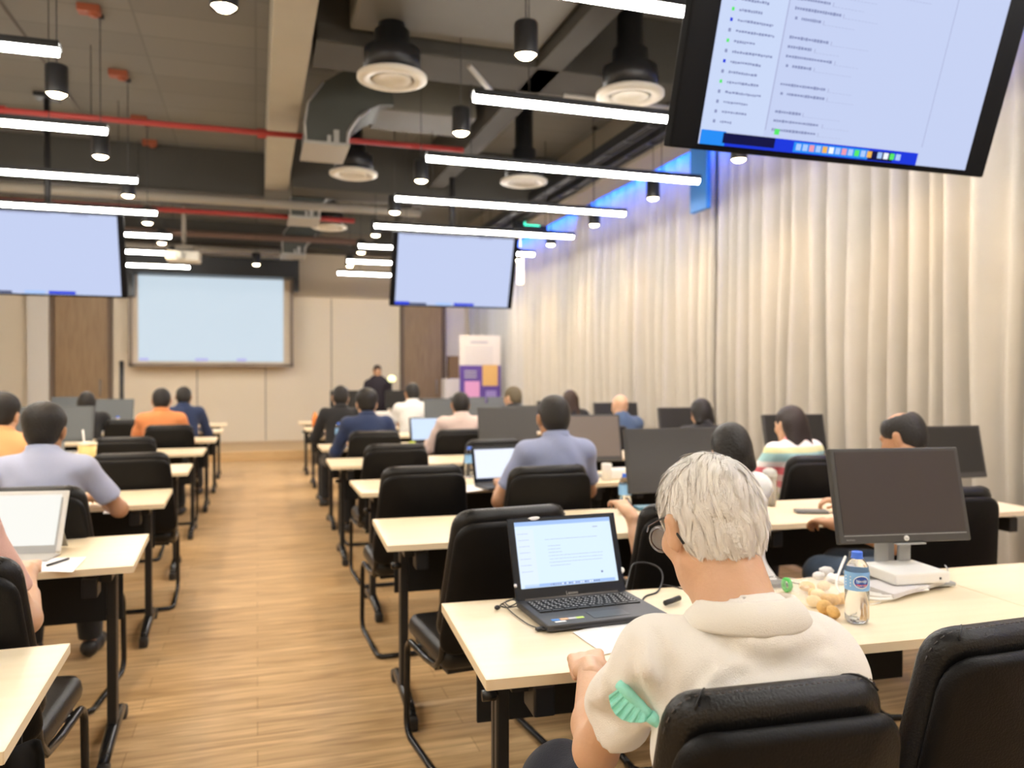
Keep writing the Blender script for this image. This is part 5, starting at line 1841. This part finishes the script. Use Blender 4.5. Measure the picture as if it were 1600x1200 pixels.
# paper under the fist
def sheet(pxs, z, label, m=M_PAPER, name='paper_sheet', cat='paper', th=.0012):
    pts = [W(a, b, z) for a, b in pxs]
    v = [(p.x, p.y, z) for p in pts] + [(p.x, p.y, z + th) for p in pts]
    n = len(pts)
    f = [tuple(range(n))[::-1], tuple(range(n, 2 * n))] + [(i, (i + 1) % n, n + (i + 1) % n, n + i) for i in range(n)]
    return tag(MB().add(v, f).build(name, m), label, cat)


sheet([(895, 989), (1000, 965), (1045, 1000), (945, 1024)], .7408, 'white sheet of paper under the front edge of the open laptop')
# pen-like dark object by the collar
o = MB().tube([W(1040, 943, .752), W(1062, 935, .752)], .008, 8).build('marker_pen', M_BPLASTIC)
tag(o, 'dark pen lying on the desk just behind the left shoulder', 'pen')


# ------------------------------------------------------------ bottles
def bottle(label, loc, H=.185, r=.031, detail=False, group=None, water=.62):
    t = thing('water_bottle', label, 'bottle', loc, 0, group)
    prof = [(.001, .001), (r * .82, .001), (r * .97, .008), (r, .02), (r * .97, .05), (r, .062), (r * .96, .07), (r, .078), (r * .97, .088), (r, H * .50), (r, H * .72), (r * .9, H * .80), (r * .62, H * .88), (r * .42, H * .925), (r * .42, H * .955)]
    MB().lathe(prof, n=32, caps=False).build('bottle_body', M_PETG, t)
    MB().lathe([(.001, .003), (r * .8, .003), (r * .93, .01), (r * .94, H * water), (.001, H * water)], n=28, caps=False).build('water', M_WATER, t)
    MB().lathe([(.001, H), (r * .44, H), (r * .46, H - .002), (r * .46, H * .925), (r * .50, H * .92), (r * .50, H * .905), (r * .4, H * .905)], n=28, caps=False).build('cap', M_CAPBLUE, t)
    lb = MB().lathe([(r * 1.012, H * .47), (r * 1.012, H * .73)], n=36, caps=False).build('label', M_LABELBLUE, t)
    if detail:
        ang = math.atan2(-loc[1], -loc[0]) + .38
        def wrap(v, off=.0006):
            out = []
            for x, z, y in v:
                a = ang + x / (r * 1.01)
                rr = r * 1.012 + off + y
                out.append((rr * math.cos(a), rr * math.sin(a), H * .60 + z))
            return out
        ell = [(0, 0, 0)] + [(.021 * math.cos(2 * PI * i / 28), .017 * math.sin(2 * PI * i / 28), 0) for i in range(28)]
        ft = [(0, 1 + i, 1 + (i + 1) % 28) for i in range(28)]
        MB().add(wrap(ell, .0005), ft).build('label_rim', M_LABELW, lb)
        e2 = [(x * .87, z * .85, 0) for x, z, _ in ell]
        MB().add(wrap(e2, .0009), ft).build('label_oval', M_LABELNAVY, lb)
        red = [(-.015, -.006, 0), (-.008, -.0105, 0), (.0, -.013, 0), (.010, -.012, 0), (.016, -.006, 0), (.008, -.006, 0), (0, -.007, 0), (-.008, -.0055, 0)]
        MB().add(wrap(red, .0013), [tuple(range(8))]).build('label_wave', M_LABELRED, lb)
        v, f = text_mesh('Nestlé', .0105)
        MB().add(wrap([(x, z + .003, 0) for x, z, _ in v], .0015), f).build('label_word', M_LABELW, lb)
        v, f = text_mesh('PURE LIFE', .0052)
        MB().add(wrap([(x, z - .0095, 0) for x, z, _ in v], .0017), f).build('label_word', M_LABELW, lb)
        for q in (-1, 1):
            for zz in (.012, .004, -.004, -.012):
                MB().add(wrap([(q * .036 - .009, zz - .0018, 0), (q * .036 + .009, zz - .0018, 0), (q * .036 + .009, zz + .0018, 0), (q * .036 - .009, zz + .0018, 0)], .0006), [(0, 1, 2, 3)]).build('label_stripe', M_LABELW, lb)
    return t


bottle('clear water bottle with a blue cap in front of the grey monitor', W(1340, 972, .7405), .187, .031, True)
bottle('clear water bottle with a blue cap on the second row table, by the raised hand', W(977, 802, .7405), .19, .031)
bottle('clear water bottle beside the small laptop on the third row', W(733, 746, .7405), .2, .031)
bottle('clear water bottle on the fifth table near the navy shirt', W(529, 694, .7405), .21, .033)
bottle('clear water bottle on the distant left-hand table beside an empty chair', W(184, 681, .7405), .22, .034)


# ------------------------------------------------------------ monitors
def monitor(label, loc, rz, W_=.48, H_=.295, scr=M_MONSCR, bez=M_MONBEZ, tilt=13, base_h=.115, detail=False, group='desk monitors'):
    """origin on the table under the stand; the screen faces -Y"""
    t = thing('monitor', label, 'monitor', loc, rz, group)
    L = Matrix.Translation((0, 0, base_h)) @ Matrix.Rotation(-R(tilt), 4, 'X')
    MB().box((0, .012, H_ / 2), (W_, .026, H_), bev=.005).xf(L).build('casing', bez, t)
    MB().box((0, .035, H_ / 2), (W_ * .6, .03, H_ * .6), bev=.012).xf(L).build('rear_shell', bez, t)
    MB().box((0, -.0015, H_ / 2 + .009), (W_ - .030, .002, H_ - .042)).xf(L).build('screen', scr, t)
    if detail:
        MB().box((0, -.0022, .0245), (W_ - .03, .003, .002)).xf(L).build('screen_trim', M_GREYPL, t)
        lg = MB().lathe([(.001, -.0006), (.0085, -.0006), (.0085, .0008)], n=28, axis='y', caps=False).xf(L @ Matrix.Translation((0, -.0015, .0125))).build('badge', M_WHITEPL, t)
        v, f = text_mesh('hp', .0125)
        sh = [(x + z * .25, -.0025, z + .0125) for x, z, _ in v]
        MB().add(sh, f).xf(L).build('badge_letters', mat('badge_dark', (.12, .13, .15), .4), lg)
        v, f = text_mesh('EliteDisplay', .006)
        MB().add([(x - W_ / 2 + .035, -.0025, z + .012) for x, z, _ in v], f).xf(L).build('model_print', M_GREYPL, t)
        MB().box((.01, .0, base_h - .004), (.10, .02, .004)).build('speaker_bar', M_GREYPL, t)
        for x in (-.052, .028):
            MB().box((x, .055, .075), (.042, .012, .15), bev=.003).build('stand_post', M_GREYPL, t)
        MB().box((-.012, .075, .10), (.035, .008, .20)).build('stand_back', M_GREYPL, t)
        MB().box((-.01, .03, .010), (.26, .20, .012), bev=.004).build('stand_base', M_GREYPL, t)
        MB().box((0, .095, base_h + .12), (.12, .04, .1), bev=.01).build('mount', M_GREYPL, t)
    else:
        MB().box((0, .045, .10), (.06, .02, .2), bev=.004).box((0, .05, base_h + .08), (.1, .04, .1), bev=.01).build('stand_post', M_GREYPL, t)
        MB().box((0, .02, .006), (.22, .18, .012), bev=.004).build('stand_base', M_GREYPL, t)
    return t


hp = W(1418, 912, .7405)
monitor('large grey monitor with a dark blank screen on the nearest table, right', hp, R(-8.5), .455, .30, detail=True, base_h=.13)
# small white computer under it, with paper stack and cables
d0 = Vector(hp)
pc = MB().box((0, 0, 0), (.19, .17, .034), bev=.006).build('mini_computer', M_WHITEPL, loc=(hp[0] - .03, hp[1] - .02, .783), rot=(0, 0, R(-6)))
tag(pc, 'small white computer box under the large grey monitor', 'computer')
MB().lathe([(.004, 0), (.004, .002)], (.06, -.0855, -.002), 12, axis='y').build('socket', M_BLACK, pc)
st = sheet([(1345, 918), (1425, 900), (1482, 912), (1398, 936)], .752, 'grey and white folded papers under the small white computer', mat('paper_stack', (.62, .60, .60), .7), 'paper_stack', 'paper', .012)
for k in range(5):
    dz = .7435 + .0065 * (k % 3)
    cable([W(1335, 915 + k * 3, dz), W(1360, 924 + k * 3, dz + .002), W(1395, 928 + k * 2, dz), W(1425, 921 + k, dz + .003), W(1452, 914 + k * 2, dz)], .0042, M_WHITEPL,
          'white cable bundled on the desk below the small white computer, %s of five' % ('back', 'second', 'middle', 'fourth', 'front')[k], 'white_cable')
cable([W(1455, 900, .76), W(1470, 900, zt), W(1482, 893, zt), W(1478, 884, zt)], .0022, M_GREYPL, 'thin grey wire trailing right from the small white computer')
cable([W(1340, 945, zt), W(1362, 945, zt), W(1378, 940, zt), W(1372, 930, zt), W(1352, 932, zt)], .0014, M_WHITEPL, 'thin pale wire curled on the desk right of the bottle')
cable([PT(1322, 870, 2.5), PT(1312, 895, 2.45), PT(1308, 915, 2.4), W(1318, 932, zt)], .004, M_WHITEPL, 'thick white cord bending down left of the bottle')
cable([PT(1330, 862, 2.55), PT(1326, 885, 2.5), W(1335, 905, zt)], .003, M_BPLASTIC, 'short black cord hanging behind the bottle cap')
for k, (px, py, r) in enumerate(((1292, 893, .020), (1280, 900, .017), (1303, 904, .020), (1318, 908, .016))):
    tag(MB().ico((0, 0, 0), r, 3, sc=(1.2, 1, .75), jit=.25, seed=k).build('tissue', M_PAPER, loc=W(px, py, .7405 + r * .6)), 'crumpled white tissue left of the bottle, %s of four' % ('rearmost', 'leftmost', 'middle', 'rightmost')[k], 'tissue', 'crumpled tissues')

# bread rolls in a clear bag with a green tie
M_BREAD = mat('toasted_bread', (.74, .46, .17), .8, bump=.5, bscale=120, var=.25, vscale=25)
M_BREADW = mat('bread_crumb', (.85, .66, .38), .85, bump=.4, bscale=150)
bd = [(1262, 917, .021, 0), (1280, 930, .022, 1), (1298, 938, .024, 0), (1316, 936, .020, 0), (1273, 940, .018, 1), (1290, 950, .022, 0), (1303, 957, .019, 0), (1288, 916, .017, 1), (1270, 928, .016, 0)]
for k, (px, py, r, w) in enumerate(bd):
    tag(MB().ico((0, 0, 0), r, 3, sc=(1.25, .95, .72), jit=.05, seed=k + 9).build('bread_piece', M_BREADW if w else M_BREAD, loc=W(px, py, .7435 + r * .7), rot=(.2 * k, .1, k * 1.3)),
        'small toasted bread piece inside the clear bag', 'bread', 'bread pieces in the clear bag')
t = thing('plastic_bag', 'clear plastic bag of bread pieces closed with a green band', 'bag', (0, 0, 0))
c = W(1288, 946, .74); e = W(1228, 926, .74)
Sb = SDF(np.minimum(A3(*c), A3(*e)) - .12, np.maximum(A3(*c), A3(*e)) + .14, .006)
Sb.ell(A3(c[0], c[1] + .01, .772), (.085, .070, .040), None, .01)
Sb.chain([A3(c[0] - .02, c[1] + .01, .77), A3(e[0] + .02, e[1], .762), A3(e[0], e[1], .76)], [.035, .014, .010], .03)
Sb.chain([A3(e[0], e[1], .76), A3(e[0] - .035, e[1] + .005, .765)], [.009, .026], .01)
Sb.disp(lambda X, Y, Z: .0025 * np.sin(110 * X + 60 * Z) * np.sin(90 * Y + 70 * X))
Sb.plane((0, 0, .7415), (0, 0, -1))
V, Fc = Sb.mesh()
link('bag_film', fast_mesh('bag_film', V, Fc), mat('bag_film', (.97, .97, .97), .12, alpha=.16, spec=.7), t)
rg = [Vector((e[0] + .003, e[1] + .017 * math.cos(a), .762 + .018 * math.sin(a))) for a in [2 * PI * i / 20 for i in range(20)]]
MB().tube(rg, .0045, 8, closed=True).tube([r_ + Vector((.006, 0, 0)) for r_ in rg], .004, 8, closed=True).build('green_band', mat('green_rubber', (.08, .50, .10), .5), t)
o = MB().box((0, 0, 0), (.10, .055, .012), bev=.004).build('smartphone', M_BPLASTIC, loc=W(1205, 913, .747), rot=(0, 0, R(-5)))
tag(o, 'black phone on the desk behind the collar of the cream polo', 'phone')
cable([W(1190, 908, .755), W(1205, 902, .75), W(1225, 905, zt), W(1245, 912, zt), W(1262, 912, zt)], .0016, M_BPLASTIC, 'thin dark wire beside the black phone behind the polo collar')

# other monitors: (px, Y, width, height, screen, label)
MON = [(1059, 3.42, .50, .31, M_MONBEZ, 'wide dark grey monitor just left of the white hair, second row', 0),
       (1490, 3.42, .46, .29, M_MONBLACK, 'black blank monitor near the curtain on the second row', 0),
       (1247, 4.85, .50, .29, M_MONBLACK, 'black blank monitor beside the woman in stripes', 0),
       (918, 4.85, .50, .31, mat('brown_reflecting_screen', (.16, .13, .11), .35), 'brownish grey monitor right of the man in the blue-grey shirt', 0),
       (1073, 6.3, .50, .29, M_MONBLACK, 'black blank monitor behind the black hair near the curtain', 0),
       (795, 6.3, .50, .31, M_MONBEZ, 'dark grey monitor left of the blue-grey shirt, fourth row', 0),
       (965, 7.75, .50, .29, M_MONBLACK, 'black monitor behind the bald head', 0),
       (872, 9.15, .50, .27, M_MONBLACK, 'black monitor beside the long brown hair', 0),
       (697, 9.15, .50, .30, M_MONGREY, 'grey monitor right of the white shirt, far rows', 0),
       (748, 7.75, .50, .30, M_MONGREY, 'grey monitor between the pale pink shirt and the grey-brown hair', 0),
       (820, 7.75, .50, .27, M_MONBEZ, 'dark monitor before the grey-brown hair, fifth row', 0),
       (732, 10.6, .50, .29, M_MONGREY, 'grey monitor below the roll-up banner', 0),
       (790, 10.6, .50, .29, M_MONGREY, 'grey monitor right of the roll-up banner', 0),
       (92, 7.7, .52, .31, M_MONGREY, 'grey monitor behind the black hair at the left', 0),
       (45, 7.9, .50, .30, M_MONGREY, 'grey monitor at the far left behind the peach-orange shirt', 0),
       (172, 10.55, .50, .30, M_MONGREY, 'grey monitor in the far left rows beside the black post', 0),
       (112, 11.9, .52, .30, M_MONGREY, 'pale grey monitor before the left wooden door', 0)]
for px, Y, w_, h_, sc, lab, _ in MON:
    monitor(lab, (AX(px, Y), Y, .7405), R(-3), w_, h_, scr=sc, bez=M_MONBEZ if sc is not M_MONGREY else mat('monitor_grey_bezel', (.085, .095, .10), .5), tilt=12, base_h=.10)

# presenter's desk and its screens
dY = 13.4
dx = AX(572, dY)
t = thing('presenter_desk', 'dark presenter desk in front of the stage, below the standing presenter', 'desk', (dx, dY, 0))
MB().box((0, 0, .74), (1.7, .6, .03), bev=.004).build('desktop', mat('desk_dark', (.03, .028, .028), .5), t)
MB().box((0, -.25, .37), (1.66, .02, .70)).box((-.82, 0, .36), (.03, .55, .72)).box((.82, 0, .36), (.03, .55, .72)).build('front_panel', mat('desk_dark2', (.02, .019, .019), .5), t)
for px, w_, lab in ((540, .50, 'dark monitor on the presenter desk, left of the presenter'), (618, .34, 'small black monitor on the presenter desk, right of the presenter')):
    o = thing('monitor', lab, 'monitor', (AX(px, dY), dY, .756), 0, 'desk monitors')
    MB().box((0, 0, .27), (w_, .04, .30), bev=.006).build('casing', M_MONBLACK, o)
    MB().box((0, .02, .08), (.05, .03, .16)).box((0, .01, .006), (.2, .16, .012)).build('stand', M_BPLASTIC, o)
o = MB().ico((0, 0, 0), .075, 3, sc=(1, 1, .85)).build('desk_lamp', mat('lamp_glow', (.9, .9, .6), .5, emit=(.85, .85, .45), estr=1.2), loc=(AX(612, 14.0), 14.0, ZP(612, 592, 14.0)))
tag(o, 'small round pale yellow light beside the presenter', 'lamp')
MB().tube([(0, 0, -.05), (0, 0, -(ZP(612, 592, 14.0) - .16))], .012, 8).build('lamp_pole', M_BLACK, o)

# laptops of the others
laptop('small laptop with a white page before the man in the blue-grey shirt', (AX(783, 4.55), 4.62, .7405), R(6), .30, .22, 15, page=M_LAPWHITE)
laptop('laptop with a pale blue page before the pale pink shirt', (AX(676, 7.5), 7.6, .7405), R(2), .40, .26, 14, page=mat('pale_blue_page', (0, 0, 0), .9, emit=(.62, .74, .95), estr=.95, spec=.1))
laptop('laptop with a white page behind the black hair at the left', (AX(46, 6.2), 6.2, .7405), R(0), .34, .24, 14, page=M_LAPWHITE)

# tablet on an easel case, left
t = thing('tablet', 'tablet with a white page in a pale upright case on the left-hand table', 'tablet', (AX(22, 3.30), 3.32, .7405), R(-9))
Lt = Matrix.Translation((0, 0, .008)) @ Matrix.Rotation(-R(22), 4, 'X')
MB().box((-.02, .006, .118), (.335, .012, .232), bev=.006).xf(Lt).build('case', mat('tablet_case', (.66, .65, .62), .5), t)
MB().box((-.02, -.0015, .122), (.290, .003, .190), bev=.001).xf(Lt).build('screen', mat('tablet_page', (0, 0, 0), .9, emit=(.80, .79, .74), estr=1.0, spec=.1), t)
MB().box((-.02, -.001, .1), (.304, .002, .212)).xf(Lt).build('bezel', M_GREYPL, t)
for kx in (.10, -.12):
    MB().box((kx, .098, .062), (.05, .004, .135), rot=(R(33), 0, 0)).build('kickstand', mat('kickstand_grey', (.3, .29, .26), .6), t)
MB().box((-.02, -.06, .004), (.34, .12, .006), bev=.002).build('front_flap', mat('flap_grey', (.42, .41, .39), .6), t)
sheet([(52, 893), (62, 874), (134, 871), (112, 895)], .7408, 'white note sheet under the pen on the left-hand table')
o = MB().tube([W(72, 884, .747), W(106, 873, .747)], .004, 8).build('pen', M_BPLASTIC)
tag(o, 'black pen lying on the white note sheet at the left', 'pen')
sheet([(160, 803), (168, 786), (190, 786), (186, 803)], .7408, 'white card beside the arm of the man in pale blue')
sheet([(700, 762), (745, 757), (770, 764), (722, 770)], .7408, 'white sheet of paper on the third row table near the small laptop')
o = MB().box((0, 0, 0), (.16, .09, .014), bev=.005).build('smartphone', mat('phone_teal', (.06, .22, .32), .4), loc=W(1018, 793, .748), rot=(0, 0, R(-8)))
tag(o, 'phone with a blue edge on the second row table beside the raised hand', 'phone')
o = MB().box((0, 0, 0), (.15, .07, .014), bev=.005).build('smartphone', mat('phone_grey', (.14, .14, .14), .5), loc=W(1268, 799, .748), rot=(0, 0, R(-22)))
tag(o, 'grey phone on the second row table right of the tumbler', 'phone')
t = thing('tumbler', 'tall clear tumbler with a domed lid on the second row table', 'tumbler', W(1203, 790, .7405))
MB().lathe([(.001, .002), (.030, .002), (.036, .15), (.037, .152)], n=28, caps=False).build('tumbler_body', mat('tumbler_body', (.50, .47, .42), .15, trans=.45), t)
MB().lathe([(.038, .150), (.038, .162), (.032, .18), (.015, .19), (.001, .19)], n=28, caps=False).build('lid', mat('tumbler_lid', (.62, .62, .60), .2, trans=.3), t)
o = MB().lathe([(.001, 0), (.03, 0), (.034, .1), (.03, .105), (.001, .105)], n=24, caps=False).build('cup', M_WHITEPL, loc=W(948, 750, .7405))
tag(o, 'small white cup on the third row table beside white boxes', 'cup')
for k, (px, py, sx, sy, sz) in enumerate(((975, 746, .26, .14, .06), (1012, 749, .12, .08, .05))):
    o = MB().box((0, 0, 0), (sx, sy, sz), bev=.012).build('white_box', M_WHITEPL, loc=W(px, py, .7405) + Vector((0, 0, sz / 2)))
    tag(o, ('long white box' if k == 0 else 'short white box') + ' lying on the third row table left of the wide monitor', 'box')
t = thing('iced_drink', 'tall cup of pale yellow iced drink with a straw on the left tables', 'drink', (AX(136, 6.1), 6.1, .7405))
MB().lathe([(.001, .002), (.035, .002), (.048, .15), (.001, .15)], n=28, caps=False).build('cup', mat('yellow_drink', (.85, .62, .24), .4), t)
MB().lathe([(.050, .148), (.050, .158), (.001, .165)], n=28, caps=False).build('lid', mat('cup_lid', (.8, .75, .6), .3), t)
MB().tube([(-.01, 0, .1), (-.022, 0, .225)], .005, 8).build('straw', M_WHITEPL, t)
t.scale = (1.25, 1.25, 1.3)
t = thing('orange_bottle', 'orange drink bottle on a far table beside the aisle', 'bottle', W(492, 668, .7405))
MB().lathe([(.001, .002), (.036, .002), (.038, .12), (.028, .16), (.016, .18), (.001, .18)], n=24, caps=False).build('bottle_body', mat('orange_drink', (.75, .22, .04), .35), t)
MB().lathe([(.018, .178), (.018, .20), (.001, .20)], n=20, caps=False).build('cap', mat('orange_cap', (.8, .30, .06), .4), t)
for k, (px, py, s_) in enumerate(((598, 650, .2), (660, 618, .16), (681, 619, .14))):
    Yb = (9.2, 12.0, 12.0)[k]
    z = .7405 + s_ / 2 + (0 if k == 0 else .0)
    o = MB().box((0, 0, 0), (s_ * (.9 if k == 0 else 1.3), .12, s_ * (1.3 if k == 0 else .8)), bev=.02).build('white_block', M_WHITEPL, loc=(AX(px, Yb), Yb, .7405 + s_ * (.65 if k == 0 else .4)))  # the first block is made up in place of a half-hidden white shirt
    tag(o, ('white block standing in for a half-hidden white shirt, between the navy shirt and the white shirt', 'white package on a far table left of the wooden door', 'small white package on a far table before the wooden door')[k], 'bag')
o = MB().ico((0, 0, 0), .04, 2, sc=(1, .7, .7)).build('tennis_toy', mat('lime_green', (.5, .62, .08), .6), loc=W(644, 694, .768))
tag(o, 'small lime green item on the table left of the pale blue laptop', 'object')
# dark cloth hanging at the left
v = []; f = []
for i in range(13):
    for j in range(9):
        u, w = j / 8, i / 12
        v.append((-.57 + .12 * u + .01 * math.sin(i * .9), 1.96 + .02 * math.sin(u * 9 + w * 3), .60 - .34 * w - .035 * math.sin(u * 7) * w))
for i in range(12):
    for j in range(8):
        a = i * 9 + j; f.append((a, a + 1, a + 10, a + 9))
o = npmesh('black_cloth', v, f, M_CLOTHBLACK)
o.modifiers.new('t', 'SOLIDIFY').thickness = .004
tag(o, 'black cloth with a ragged hem hanging below the nearest left-hand table', 'cloth')
